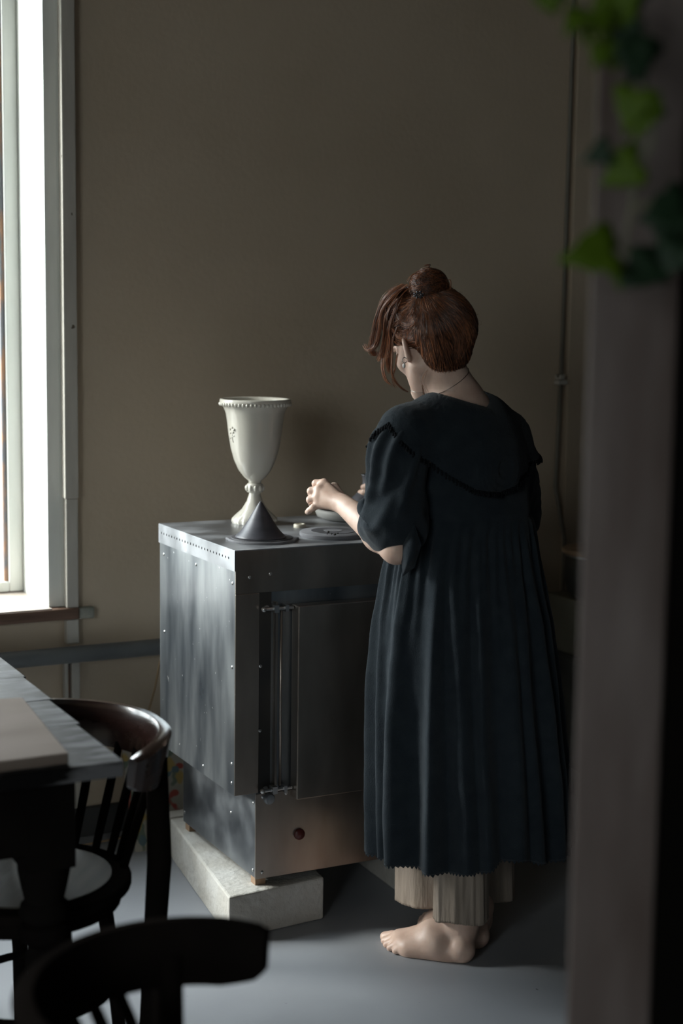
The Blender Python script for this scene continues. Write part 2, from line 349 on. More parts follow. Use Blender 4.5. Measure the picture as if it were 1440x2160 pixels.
# floral panel leaning on the wall
fo = MB().add([(1.44, 4.045, 0), (1.92, 4.045, 0), (1.92, 4.175, .30), (1.44, 4.175, .30), (1.44, 4.057, 0), (1.92, 4.057, 0), (1.92, 4.187, .305), (1.44, 4.187, .305)],
              [(0, 1, 2, 3), (7, 6, 5, 4), (0, 4, 5, 1), (1, 5, 6, 2), (2, 6, 7, 3), (3, 7, 4, 0)])
tag(fo.build('floral_panel', M['floral'], loc=(1.68, 4.05, 0)), 'cream panel with red and yellow flower print standing on floor behind kiln', 'panel')

# ---------------------------------------------------------------- kiln and its blocks
def slab(name, poly, z0, z1, label, cuts=False):
    o = MB().prism(poly, z0, z1).build(name, M['concrete'], loc=(sum(p[0] for p in poly)/4, sum(p[1] for p in poly)/4, z0), bevel=.005)
    return tag(o, label, 'block')
slab('concrete_block', [(1.432, 3.361), (1.700, 3.387), (1.775, 3.975), (1.514, 3.975)], 0, .109, 'pale aerated concrete block on floor under the left side of kiln')
slab('concrete_block', [(1.480, 3.98), (1.76, 3.98), (1.76, 4.035), (1.480, 4.035)], .045, .111, 'small pale concrete piece set at the far end of the kiln block')
slab('concrete_block', [(1.955, 3.47), (2.11, 3.47), (2.13, 3.975), (1.975, 3.975)], 0, .109, 'concrete block under right side of kiln, in shadow behind the woman')
bpy.data.objects['concrete_block.001'].location.z = .045
MB().box(1.50, 1.74, 3.982, 4.030, 0, .045).build('lower_piece', M['concrete'], bpy.data.objects['concrete_block.001'])
KX0, KX1, KY0, KY1, KZ0, KZ1 = 1.465, 2.12, 3.407, 3.916, .346, .946
LX0, LX1, LY1 = 1.519, 2.07, 3.89
kiln = thing('kiln', 'large box shaped kiln of scratched sheet steel standing on concrete blocks', 'kiln', ((KX0+KX1)/2, (KY0+KY1)/2, .109))
bo = MB().box(KX0+.002, KX1, KY0+.003, KY1, KZ0, KZ1-.001).build('body', M['steel'], kiln, bevel=.002)
# left cladding sheet with overlapping lip and top cover
lp = MB().box(KX0-.0012, KX0+.002, KY0+.001, KY1, KZ0-.002, KZ1-.050).build('side_sheet', M['steel'], kiln)
tp = MB().box(KX0-.003, KX1+.003, KY0-.002, KY1+.003, KZ1-.0015, KZ1+.001).build('top_cover', M['steel_top'], kiln)
lip = MB()
# perforated lip on the left: strip with a row of real holes
nh = 25; y0, y1 = KY0+.035, KY1-.018; zc = KZ1-.022; hr = .0032
ys = [y0+(y1-y0)*i/(nh-1) for i in range(nh)]
vs = []; fs = []
z0, z1 = KZ1-.050, KZ1
def lv(y, z): vs.append((KX0-.0032, y, z)); return len(vs)-1
edges = [KY0-.002]+[(ys[i]+ys[i+1])/2 for i in range(nh-1)]+[KY1+.003]
for i in range(nh):
    e0, e1 = edges[i], edges[i+1]
    ring = []; outer = []
    for k in range(8):
        a = PI/8+2*PI*k/8; ring.append(lv(ys[i]+hr*math.cos(a), zc+hr*math.sin(a)))
    outr = [lv(e1, zc+hr), lv(ys[i]+hr, z1), lv(ys[i]-hr, z1), lv(e0, zc+hr), lv(e0, zc-hr), lv(ys[i]-hr, z0), lv(ys[i]+hr, z0), lv(e1, zc-hr)]
    cn = [lv(e1, z1), lv(e0, z1), lv(e0, z0), lv(e1, z0)]
    for k in range(8): fs.append((ring[k], ring[(k+1) % 8], outr[(k+1) % 8], outr[k]))
    fs += [(outr[0], outr[1], cn[0]), (outr[2], outr[3], cn[1]), (outr[4], outr[5], cn[2]), (outr[6], outr[7], cn[3])]
lo2 = link_mesh('vent_lip', vs, fs, M['steel_top'], kiln)
sd = lo2.modifiers.new('s', 'SOLIDIFY'); sd.thickness = .0012; sd.offset = 0
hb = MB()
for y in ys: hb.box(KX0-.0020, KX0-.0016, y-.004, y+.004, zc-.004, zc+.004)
hb.build('vent_shadow', M['black'], kiln)  # black squares behind the holes, shade put in as colour
# front sheets
MB().box(KX0-.001, KX1, KY0-.002, KY0+.003, KZ1-.105, KZ1-.002).build('front_top_sheet', M['steel_front'], kiln)
MB().box(KX0-.001, KX0+.062, KY0-.002, KY0+.003, KZ0-.002, KZ1-.106).build('front_corner_sheet', M['steel_front'], kiln, bevel=.001)
MB().box(KX0+.063, KX0+.093, KY0-.0008, KY0+.003, KZ0+.002, KZ1-.106).build('front_channel_shade', M['black'], kiln)  # black strip, colour stands in for shade of the recess
MB().box(KX0+.100, KX0+.106, KY0-.012, KY0+.002, KZ0+.012, KZ1-.13).build('front_ridge', M['steel_front'], kiln)
door = MB().box(1.612, 2.075, KY0-.042, KY0-.003, .326, .808).build('door', M['steel_front'], kiln, bevel=.0025)
for z in (.802, .352):
    hg = MB().lathe([(.0075, -.012), (.0075, .0)], (1.545, KY0-.004, z), 8, 'y')
    hg.tube([(1.535, KY0-.016, z), (1.61, KY0-.016, z)], .0045, 8).box(1.556, 1.568, KY0-.026, KY0-.002, z-.009, z+.009).box(1.586, 1.594, KY0-.026, KY0-.002, z-.008, z+.008)
    hg.ball((1.532, KY0-.016, z), .007)
    hg.build('hinge', M['bolt'], kiln, smooth=True, auto=40)
MB().tube([(1.579, KY0-.014, .36), (1.579, KY0-.014, .795)], .0035, 8).build('hinge_rod', M['steel_front'], kiln, smooth=True)
# lower cabinet
MB().box(LX0+.001, LX1, KY0-.003, LY1, .127, KZ0-.001).build('base_cabinet', M['steel_dark'], kiln, bevel=.002)
MB().box(LX0-.001, LX1+.001, KY0-.0055, KY0-.002, .126, KZ0-.004).build('base_front_sheet', M['steel_front'], kiln, bevel=.001)
q = ony(568, 1685, KY0-.01)
MB().lathe([(0, -.01), (.0135, -.01), (.0145, -.002), (.0145, .004), (.011, .009), (0, .010)], (q[0], KY0-.008, q[2]), 20, 'y').build('round_knob', M['steel_dark'], kiln, smooth=True, auto=40)
q = ony(632, 1760, KY0-.01)
kn = MB().lathe([(0, -.01), (.0125, -.01), (.0145, -.001), (.0135, .004), (.009, .0075), (0, .009)], (q[0], KY0-.008, q[2]), 20, 'y').build('indicator_cap', mat('dark_red_lens', (.10, .018, .015, 1), rough=.35), kiln, smooth=True, auto=40)
def screw(x, y, z, ax):
    s = MB().lathe([(0, -.001), (.0042, -.001), (.0042, .0012), (.003, .0022), (0, .0024)], (x, y, z), 10, ax)
    s.build('screw', M['bolt'], kiln, smooth=True, auto=40)
for y, z in ((KY0+.016, .865), (KY0+.016, .66), (KY0+.016, .42), (KY0+.25, .875), (KY1-.03, .868), (KY1-.035, .66), (KY1-.07, .40), (KY0+.2, .365), (KY0+.016, .372)): screw(KX0-.001, y, z, 'x')
for y, z in ((KY0+.012, .315), (KY0+.012, .145), (LY1-.012, .155), (KY0+.15, .25)): screw(LX0+.001, y, z, 'x')
for x, z in ((LX0+.018, .334), (LX0+.018, .142), (1.60, .335), (1.64, .335), (2.04, .14)): screw(x, KY0-.0055, z, 'y')
for x, z in ((1.50, .88), (1.555, .885), (1.53, .50), (1.53, .66)): screw(x, KY0-.002, z, 'y')
for x, y in ((LX0+.016, KY0+.012), (LX0+.016, LY1-.03), (LX1-.03, KY0+.10), (LX1-.03, LY1-.03)):
    MB().box(x-.014, x+.014, y-.012, y+.016, .109, .128).build('foot', M['block_wood'], kiln, bevel=.001)

# ---------------------------------------------------------------- pottery on the kiln
KT = KZ1+.001
vx, vy = 1.703, 3.835
vase = thing('footed_vase', 'tall cream glazed footed vase with beaded rim at back of kiln top', 'vase', (vx, vy, KT))
S = 1/786
def vr(pts): return [(r*S, (1108-y)*S) for r, y in pts]
prof_out = vr([(46, 1108), (48, 1104), (47, 1098), (40, 1090), (27, 1078), (17, 1062), (12.5, 1048), (12, 1043)])
scal = lambda a, h: 1+(.055*abs(math.cos(9*a))-.03 if h < .022 else 0)
MB().lathe([(0, 0)]+prof_out+[(0, prof_out[-1][1])], (vx, vy, KT), 72, f=scal).build('foot', M['glaze'], vase, smooth=True, auto=60)
kb = MB().lathe(vr([(12, 1044), (17, 1042), (18, 1034), (17, 1026), (12.5, 1023)]), (vx, vy, KT), 32)
for k in range(10):
    a = 2*PI*k/10; kb.ball((vx+17*S*math.cos(a), vy+17*S*math.sin(a), KT+(1108-1034)*S), (.0055, .0055, .0085), 8, 6)
kb.build('stem_knob', M['glaze'], vase, smooth=True)
out = vr([(0, 1024), (13, 1023), (14, 1018), (24, 1010), (35, 995), (44, 975), (51, 950), (56, 920), (59, 895), (62, 876), (67, 864), (73, 857), (75, 852), (74, 847), (70, 846)])
inn = vr([(66, 848), (63, 856), (58, 880), (54, 920), (47, 960), (34, 990), (14, 1008), (0, 1012)])
MB().lathe(out+inn, (vx, vy, KT), 72).build('bowl', M['glaze'], vase, smooth=True)
bd = MB()
for k in range(54):
    a = 2*PI*k/54; rr = 73.5*S
    bd.ball((vx+rr*math.cos(a), vy+rr*math.sin(a), KT+(1108-857)*S), (.0042, .0042, .0052), 8, 5)
bd.build('beaded_rim', M['glaze'], vase, smooth=True)
# raised flower relief on the vase side
rl = MB()
def vs_pt(px, py):
    q = ony(px, py, vy); h = q[2]-KT
    rs = sorted(out[2:], key=lambda t: t[1]); r = np.interp(h, [t[1] for t in rs], [t[0] for t in rs])
    u = (px-539)*S*1.0; u = max(-r*.985, min(r*.985, u)); w = -math.sqrt(max(r*r-u*u, 0))
    d = to_world(np.array([u, w, 0])); return (vx+d[0]*1.0, vy+d[1]*1.0, q[2])
for px, py, r in ((489, 905, 2.6), (494, 901, 2.6), (498, 905, 3.2), (496, 911, 2.4), (490, 913, 2.2)): rl.ball(vs_pt(px, py), r*S, 8, 6)
rl.tube([vs_pt(494, 912), vs_pt(493, 921), vs_pt(496, 932)], .0014, 6); rl.tube([vs_pt(488, 926), vs_pt(493, 921), vs_pt(499, 918)], .0013, 6)
rl.build('flower_relief', M['glaze'], vase, smooth=True)

def lobed(rad, z0, z1, c, n=60, notch=()):
    pts = []
    for k in range(n):
        a = 2*PI*k/n; r = rad
        for na, nw, nd in notch:
            if abs((a-na+PI) % (2*PI)-PI) < nw: r += nd
        pts.append((c[0]+r*math.cos(a), c[1]+r*math.sin(a)))
    return pts
cx, cy = onz(553, 1139, KT)[:2]
bat = thing('throwing_bat', 'round grey bat with notched edge under the black clay cone', 'board', (cx, cy, KT))
MB().prism(lobed(.086, 0, 0, (cx, cy), notch=((-.2, .12, .006), (-.9, .1, .004), (2.6, .15, .005))), KT, KT+.006).build('lower_disc', M['slate'], bat, bevel=.001)
MB().prism(lobed(.076, 0, 0, (cx-.002, cy-.002)), KT+.006, KT+.0085).build('upper_disc', M['slate_dark'], bat)
cz = KT+.0086; c2 = onz(549, 1133, cz)[:2]
cone = MB().lathe([(0, 0), (.0615, 0), (.0625, .002), (.0595, .006), (.051, .014), (.043, .024), (.034, .038), (.024, .055), (.0135, .072), (.006, .084), (.0025, .089), (0, .090)], (c2[0], c2[1], cz), 64)
tag(cone.build('clay_cone', M['clay_black'], loc=(c2[0], c2[1], cz), smooth=True), 'pointed black clay cone on the round bat at front of kiln', 'ceramic')
dx, dy = onz(702, 1130, KT)[:2]
bw = thing('banding_wheel', 'low round grey turntable disc on kiln top between cone and the woman', 'turntable', (dx, dy, KT))
MB().lathe([(0, 0), (.083, 0), (.085, .003), (.085, .010), (.082, .0125), (0, .0125)], (dx, dy, KT), 56).build('base_disc', M['slate'], bw, smooth=True, auto=40)
MB().lathe([(0, .0125), (.056, .0125), (.056, .0135), (.020, .0138), (0, .0138)], (dx, dy, KT), 48).build('inner_ring', M['slate_dark'], bw)
MB().lathe([(0, .0138), (.024, .0138), (.024, .0146), (0, .0146)], (dx, dy, KT), 32).build('hub', M['slate'], bw)
cr = MB()
for px, py, s in ((692, 1122, .004), (699, 1126, .003), (706, 1127, .004), (712, 1125, .003), (690, 1126, .0025)):
    q = onz(px, py, KT+.016); cr.ball(q, (s, s*.7, s*.7), 6, 4)
cr.build('clay_crumbs', M['black'], bw)['kind'] = 'stuff'
q = onz(632, 1112, KT)
tag(MB().lathe([(.011, 0), (.0165, 0), (.0165, .0075), (.015, .009), (.0115, .009), (.0105, .007), (.0105, .001)], (q[0], q[1], KT), 32).build('clay_ring', M['bone'], loc=(q[0], q[1], KT), smooth=True, auto=50),
    'small cream ceramic ring lying on kiln top right of the vase foot', 'ring')
ex, ey = 1.995, 3.815
dish = MB().lathe([(0, 0), (.088, 0), (.103, .007), (.108, .018), (.106, .028), (.102, .029), (.099, .022), (.092, .010), (0, .008)], (ex, ey, KT), 56)
tag(dish.build('grey_dish', M['clay_grey'], loc=(ex, ey, KT), smooth=True), 'shallow grey stoneware dish on kiln top beneath the woman\'s left hand', 'dish')
gx, gy = 2.018, 3.785
bt = MB().lathe([(0, 0), (.040, 0), (.054, .010), (.058, .026), (.052, .042), (.036, .058), (.021, .072), (.0145, .084), (.0135, .100), (.0155, .112), (.018, .116), (.016, .1165), (.011, .105), (.010, .09), (0, .085)], (gx, gy, KT+.0085), 48)
tag(bt.build('black_bottle', M['clay_black'], loc=(gx, gy, KT+.0085), smooth=True), 'black clay bottle with narrow neck standing in dish, held at neck', 'bottle')

# ---------------------------------------------------------------- table
TX, TY, TZ = .876, 2.521, .74
table = thing('work_table', 'long dark wooden table with worn plank top beside the window', 'table', (.35, 3.1, 0))
yy = TY; wds = [.27, .20, .21, .24, .245]
for i, w in enumerate(wds):
    MB().box(-.55, TX+.03*(yy-TY)/1.0, yy+.0006, yy+w-.0006, TZ-.028, TZ-(.0006 if i % 2 else 0)).build('plank', M['table'], table, bevel=.002)
    yy += w
TY1 = yy
ap = MB().box(-.40, .745, TY+.055, TY+.08, .575, TZ-.028); ap.box(-.40, .745, TY1-.08, TY1-.055, .575, TZ-.028)
ap.box(.72, .745, TY+.08, TY1-.08, .62, TZ-.028); ap.box(-.40, -.375, TY+.08, TY1-.08, .575, TZ-.028)
ap.build('apron', M['table_leg'], table)
lprof = [(.020, 0), (.026, .01), (.024, .06), (.030, .18), (.036, .30), (.041, .37), (.036, .395), (.050, .405), (.054, .418), (.050, .432), (.040, .437), (.050, .444), (.054, .456), (.050, .47), (.041, .476), (.048, .50), (.055, .53), (.056, .545)]
lprof = [(r*.84, h) for r, h in lprof]
for lx, ly in ((.760, TY+.095), (.760-.03, TY1-.10), (-.36, TY+.095), (-.36, TY1-.1)):
    l = MB().lathe(lprof, (lx, ly, 0), 24); l.box(lx-.046, lx+.044, ly-.046, ly+.046, .545, TZ-.028)
    l.build('leg', M['table_leg'], table, smooth=True, auto=40)
p1, p2, p3, p4 = [onz(*p, TZ+.020)[:2] for p in ((145, 1588), (48, 1470), (-260, 1490), (-260, 1640))]
bdp = MB().prism([tuple(p4), tuple(p1), tuple(p2), tuple(p3)], TZ+.0005, TZ+.020)
tag(bdp.build('wooden_board', M['board'], loc=(p1[0]-.15, p1[1]+.15, TZ), bevel=.003), 'flat pinkish brown board lying on the dark table', 'board')

# ---------------------------------------------------------------- bentwood armchairs
def make_chair(name, label, loc, ang, railmat, ry=0.0, group=None, h=.70, r=.232, front=112, bandh=.088):
    """local frame faces +x; rail is an arc round the back"""
    t = thing(name, label, 'chair', loc, ang, group)
    b = MB(); prof = []
    for k in range(48): prof.append((.04+.205*math.cos(2*PI*k/48), .200*math.sin(2*PI*k/48)))
    b.prism(prof, .415, .438).build('seat', M['chair_black'], t, local=True, bevel=.006)
    pz = [(.04+.165*math.cos(2*PI*k/48), .162*math.sin(2*PI*k/48)) for k in range(48)]
    MB().prism(pz, .438, .4405).build('seat_panel', M['seat_worn'], t, local=True)
    MB().prism([(.04+.185*math.cos(2*PI*k/40), .18*math.sin(2*PI*k/40)) for k in range(40)], .385, .415).build('seat_frame', M['chair_black'], t, local=True, bevel=.003)
    # rail: arc, a tall flat bent band, top rim rounded, leaning outwards
    n = 72; vs = []; fs = []; hw = .013
    sec = [(-hw, -bandh), (hw*.9, -bandh), (hw*1.35, -bandh*.5), (hw*1.9, -.008), (hw*1.2, -.001), (0, 0), (-hw*.4, -.008), (-hw*.9, -bandh*.5)]
    a0, a1 = math.radians(180-front), math.radians(180+front)
    for i in range(n+1):
        a = a0+(a1-a0)*i/n; e = min(i, n-i)/n
        sc = min(1, (e*n/5)**.5) if e*n < 5 else 1
        hh = .62+.38*sc
        ext = (abs(a-PI)/math.radians(front))**3*.012
        for (du, dz) in sec:
            rr = r+du; zz = h+dz*hh-(1-hh)*.02-ext
            if e == 0: rr = r+du*.7
            vs.append((rr*math.cos(a)-.03, rr*1.0*math.sin(a), zz))
    m = len(sec)
    for i in range(n):
        for k in range(m): fs.append((i*m+k, i*m+(k+1) % m, (i+1)*m+(k+1) % m, (i+1)*m+k))
    fs.append(tuple(range(m))); fs.append(tuple(range(n*m, (n+1)*m))[::-1])
    link_mesh('back_rail', vs, fs, railmat, t, local=True, smooth=True, auto=55)
    def rp_(deg, dr=0): a = math.radians(180+deg); return ((r+dr)*math.cos(a)-.03, (r+dr)*math.sin(a))
    for dg in (-62, -50, -38, -24, -8, 8, 24, 38, 50, 62):
        x, y = rp_(dg, -.002); a = math.radians(180+dg)
        sx, sy = .04+.19*math.cos(a), .185*math.sin(a)
        MB().tube([(sx, sy, .43), ((sx+x)/2-.0, (sy+y)/2, .53), (x, y, h-.07)], [.0085, .010, .0085], 8).build('spindle', M['chair_black'], t, local=True, smooth=True)
    for s in (-1, 1):
        x, y = rp_(84*s, 0)
        MB().tube([(x-.035, y+.035*s, 0), (x-.015, y+.012*s, .25), (x, y-.005*s, .45), (x, y, h-.05)], [.014, .018, .020, .017], 10, sq=1.25).build('back_post', M['chair_black'], t, local=True, smooth=True)
        MB().tube([(.19, .145*s, 0), (.175, .13*s, .22), (.165, .12*s, .39)], [.013, .016, .018], 10).build('leg', M['chair_black'], t, local=True, smooth=True)
    for s in (-1, 1):
        MB().tube([(-.185, .11*s, 0), (-.165, .10*s, .2), (-.12, .09*s, .39)], [.012, .015, .017], 10).build('leg', M['chair_black'], t, local=True, smooth=True)
    ringp = [(.0+.165*math.cos(2*PI*k/32), .15*math.sin(2*PI*k/32), .20) for k in range(33)]
    MB().tube(ringp, .008, 8, cap=False).build('stretcher', M['chair_black'], t, local=True, smooth=True)
    return t
fa = math.radians(232)
make_chair('bentwood_armchair', 'dark glossy bentwood armchair with curved back pushed under right edge of table', (.815, 2.875, 0), fa, M['chair'], h=.708)
make_chair('bentwood_armchair', 'black armchair with curved rail in the near foreground, cropped by the photo edge', (.728, 1.69, 0), math.radians(-13), M['chair_black'], h=.705, r=.213, front=120)

# ---------------------------------------------------------------- post, shade-black partition, ivy
pc = P(1241, 700, 1.60); pe = P(1428, 700, 1.66)
w_ = pe-pc
post = MB().prism([(pc[0], pc[1]), (pe[0], pe[1]), (pe[0]+.050, pe[1]+.05), (pc[0]+.050, pc[1]+.05)], 0, ZC)
po = post.build('trim_7', M['post'], bevel=.004); struct(po)
# partition right of the post, unlit shade put into its black colour
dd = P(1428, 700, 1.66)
struct(MB().prism([(dd[0]+.002, dd[1]), (dd[0]+1.3, dd[1]-.55), (dd[0]+1.34, dd[1]-.50), (dd[0]+.03, dd[1]+.05)], 0, ZC).build('wall_partition', M['partition_shade']))

def leaf_mesh(seed, size):
    rnd = random.Random(seed)
    outl = [(0, -.02), (.22, -.16), (.46, -.10), (.52, .12), (.40, .26), (.36, .46), (.18, .66), (0, 1.0), (-.18, .66), (-.36, .46), (-.40, .26), (-.52, .12), (-.46, -.10), (-.22, -.16)]
    outl = [(x*rnd.uniform(.88, 1.12), y*rnd.uniform(.94, 1.06)) for x, y in outl]
    cup = rnd.uniform(.05, .18)
    vs = [(0, .05, 0), (0, .35, -.01), (0, .65, -.02)]
    n0 = len(vs)
    for x, y in outl: vs.append((x, y, abs(x)*cup*1.2-.10*y*y))
    mid = []
    for x, y in outl: vs.append((x*.55, .35+(y-.35)*.55, abs(x)*.55*cup*1.6+.005))
    n = len(outl); fs = []
    for i in range(n):
        j = (i+1) % n; fs.append((n0+i, n0+j, n0+n+j, n0+n+i)); fs.append((n0+n+i, n0+n+j, 1))
    me = bpy.data.meshes.new('leaf'); me.from_pydata([(a*size, b*size, c*size) for a, b, c in vs[:]], [], fs)
    me.polygons.foreach_set('use_smooth', [True]*len(me.polygons)); me.update()
    return me
iv = P(1300, 20, 1.52)
ivy = thing('ivy_plant', 'trailing green ivy hanging in front of the wooden post at top right', 'plant', tuple(iv))
leafm = [leaf_mesh(i, 1.0) for i in range(4)]
def leaf(px, py, size_px, ang, v=1.50, tilt=(0, 0), dark=False, kk=None):
    """stalk at the photo position; ang: direction of the tip on the picture plane"""
    size = size_px/ (F_PX/ (v*.99)) 
    me = leafm[(kk if kk is not None else int(px+py)) % 4]
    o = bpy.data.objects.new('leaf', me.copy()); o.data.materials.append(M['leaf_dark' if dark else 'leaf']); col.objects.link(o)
    o.parent = ivy
    base = P(px, py, v); a = math.radians(ang)
    right = Vector(to_world([1, 0, 0])); away = Vector(to_world([0, 1, 0])); up = Vector((0, 0, 1))
    t = (right*math.cos(a)+up*math.sin(a)); t = (t+away*tilt[0]).normalized()
    nrm = (-away+right*tilt[1]+up*.25); nrm = (nrm-t*nrm.dot(t)).normalized(); b = t.cross(nrm)
    R = Matrix((b, t, nrm)).transposed().to_4x4()
    Mw = Matrix.Translation(Vector(base)) @ R @ Matrix.Scale(size, 4)
    ML = chain(ivy).inverted() @ Mw
    o.matrix_basis = ML
    sd = o.modifiers.new('s', 'SOLIDIFY'); sd.thickness = .012; sd.offset = 0
    return o
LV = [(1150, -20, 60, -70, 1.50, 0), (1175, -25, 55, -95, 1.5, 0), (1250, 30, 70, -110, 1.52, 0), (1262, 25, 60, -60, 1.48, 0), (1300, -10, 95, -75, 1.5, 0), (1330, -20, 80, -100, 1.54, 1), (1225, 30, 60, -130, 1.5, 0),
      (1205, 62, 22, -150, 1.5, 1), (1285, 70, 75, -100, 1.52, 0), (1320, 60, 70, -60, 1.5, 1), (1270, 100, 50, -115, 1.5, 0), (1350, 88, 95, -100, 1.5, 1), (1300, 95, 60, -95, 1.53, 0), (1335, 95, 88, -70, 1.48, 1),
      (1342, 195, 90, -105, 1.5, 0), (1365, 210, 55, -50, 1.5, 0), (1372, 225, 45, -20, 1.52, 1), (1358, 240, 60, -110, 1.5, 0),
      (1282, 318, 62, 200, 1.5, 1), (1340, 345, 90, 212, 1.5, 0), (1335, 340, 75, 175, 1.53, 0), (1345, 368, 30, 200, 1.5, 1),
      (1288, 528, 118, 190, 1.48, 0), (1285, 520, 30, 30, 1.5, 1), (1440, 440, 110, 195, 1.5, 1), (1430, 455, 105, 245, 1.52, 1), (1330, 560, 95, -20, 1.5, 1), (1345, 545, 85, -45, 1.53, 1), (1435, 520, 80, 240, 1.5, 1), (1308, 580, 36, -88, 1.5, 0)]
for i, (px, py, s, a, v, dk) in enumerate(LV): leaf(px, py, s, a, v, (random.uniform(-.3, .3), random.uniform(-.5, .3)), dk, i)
def stem(pts, r=.0014, v=1.51):
    MB().tube([tuple(P(x, y, v)) for x, y in pts], r, 6).build('stem', M['stem'], ivy, smooth=True)
stem([(1290, -60), (1285, 0), (1262, 60), (1270, 120)]); stem([(1290, -60), (1320, 20), (1345, 90), (1352, 190), (1362, 250), (1350, 310), (1342, 370), (1330, 440), (1318, 520), (1308, 600)])
stem([(1320, 20), (1240, 20), (1160, -25)]); stem([(1262, 60), (1205, 62)]); stem([(1350, 310), (1285, 318)]); stem([(1330, 440), (1380, 425), (1440, 440)]); stem([(1318, 520), (1288, 527)])
stem([(1352, 190), (1385, 235), (1375, 300), (1352, 350)]); stem([(1318, 520), (1335, 555)])
stem([(1290, -60), (1300, -150), (1330, -260)], .002, 1.56)

# ---------------------------------------------------------------- lidded drum and box behind the woman
sx, sy = ony(1272, 1157, 3.92)[:2]
zt = ony(1272, 1157, 3.92)[2]
dr = thing('lidded_drum', 'dark metal drum with round wooden lid in shadow behind the post', 'drum', (sx, sy, zt-.155))
MB().lathe([(0, 0), (.125, 0), (.127, .006), (.125, .014), (0, .014)], (sx, sy, zt-.014), 48).build('lid', M['lid_wood'], dr, smooth=True, auto=40)
MB().lathe([(0, 0), (.118, 0), (.118, .008), (0, .008)], (sx, sy, zt-.022), 48).build('rim_band', M['bolt'], dr, smooth=True, auto=40)
MB().lathe([(0, 0), (.08, 0), (.108, .022), (.117, .06), (.113, .133), (0, .133)], (sx, sy, zt-.155), 48).build('body', M['drum'], dr, smooth=True, auto=40)
bt_ = zt-.155
tag(MB().box(sx-.11, sx+.2, sy-.14, sy+.16, .47, bt_).build('cardboard_box', M['card'], loc=(sx, sy, .47), bevel=.004), 'plain grey box under lidded drum, mostly hidden by dress and post', 'box')
cab = thing('low_cabinet', 'low dark wooden cabinet on floor under the grey box', 'cabinet', (sx, sy, 0))
MB().box(sx-.13, sx+.25, sy-.15, sy+.18, .12, .47).build('body', M['drum'], cab, bevel=.004)
MB().box(sx-.115, sx+.235, sy-.156, sy-.15, .14, .45).build('door', M['card'], cab, bevel=.002)
for a in (-.115, .235):
    for b in (-.135, .165): MB().box(sx+a-.012, sx+a+.012, sy+b-.012, sy+b+.012, 0, .12).build('leg', M['drum'], cab)
#PERSON#
# ---------------------------------------------------------------- the woman
import openvdb
PB = to_world(np.array([.285, 3.60, 0]))
woman = thing('person', 'barefoot woman in long dark dress with auburn bun, working at the kiln, seen from behind', 'person', tuple(PB), -YAW)

class Field:
    """signed distance grid with smooth unions, in view frame metres"""
    def __init__(s, lo, hi, h):
        s.lo = np.array(lo, float); s.h = h
        s.n = np.ceil((np.array(hi)-s.lo)/h).astype(int)+1
        s.a = np.full(s.n, .05, np.float32)
    def sub(s, lo, hi):
        i0 = np.maximum(((lo-s.lo)/s.h).astype(int), 0); i1 = np.minimum(((hi-s.lo)/s.h).astype(int)+2, s.n)
        sl = tuple(slice(a, b) for a, b in zip(i0, i1))
        g = np.meshgrid(*[(np.arange(a, b)*s.h+l).astype(np.float32) for a, b, l in zip(i0, i1, s.lo)], indexing='ij', sparse=True)
        return sl, g
    def put(s, sl, d, k, cut=False):
        a = s.a[sl]
        if cut:
            d = -d; h = np.clip(.5-.5*(a-d)/k, 0, 1); s.a[sl] = a*(1-h)+d*h+k*h*(1-h)
        else:
            h = np.clip(.5+.5*(a-d)/k, 0, 1); s.a[sl] = a*(1-h)+d*h-k*h*(1-h)
    def cone(s, p, q, r0, r1, k=.012, cut=False):
        p = np.asarray(p, float); q = np.asarray(q, float); m = max(r0, r1)+k+.012
        sl, (X, Y, Z) = s.sub(np.minimum(p, q)-m, np.maximum(p, q)+m)
        d = q-p; L2 = max(d@d, 1e-12)
        t = np.clip(((X-p[0])*d[0]+(Y-p[1])*d[1]+(Z-p[2])*d[2])/L2, 0, 1)
        D = np.sqrt((X-p[0]-t*d[0])**2+(Y-p[1]-t*d[1])**2+(Z-p[2]-t*d[2])**2)-(r0+(r1-r0)*t)
        s.put(sl, D, k, cut)
    def chainp(s, pts, rs, k=.012):
        for i in range(len(pts)-1): s.cone(pts[i], pts[i+1], rs[i], rs[i+1], k)
    def ell(s, c, r, R=None, k=.015, cut=False):
        c = np.asarray(c, float); r = np.asarray(r, float); R = np.eye(3) if R is None else np.asarray(R)
        m = r.max()+k+.012
        sl, (X, Y, Z) = s.sub(c-m, c+m)
        X = X-c[0]; Y = Y-c[1]; Z = Z-c[2]
        q = [X*R[i][0]+Y*R[i][1]+Z*R[i][2] for i in range(3)]
        k0 = np.sqrt(sum((q[i]/r[i])**2 for i in range(3)))+1e-6; k1 = np.sqrt(sum((q[i]/r[i]**2)**2 for i in range(3)))+1e-6
        s.put(sl, k0*(k0-1)/k1, k, cut)
    def mesh(s, blur=0):
        g = openvdb.FloatGrid(.05); g.copyFromArray(s.a.astype(np.float32)); 
        pts, quads = g.convertToQuads(0.0)
        return np.asarray(pts, float)*s.h+s.lo, np.asarray(quads)[:, ::-1]
    def sample(s, p):
        i = np.clip(((np.asarray(p)-s.lo)/s.h), 0, s.n-2); j = i.astype(int); f = i-j; r = 0
        for a in (0, 1):
            for b in (0, 1):
                for c in (0, 1):
                    w = (f[..., 0] if a else 1-f[..., 0])*(f[..., 1] if b else 1-f[..., 1])*(f[..., 2] if c else 1-f[..., 2])
                    r = r+w*s.a[j[..., 0]+a, j[..., 1]+b, j[..., 2]+c]
        return r
def link_view(name, v, f, m, parent=woman, smooth=True, auto=None):
    return link_mesh(name, to_world(np.asarray(v, float)), [tuple(map(int, q)) for q in f], m, parent, smooth=smooth, auto=auto)
def vec(*a): return np.array(a, float)
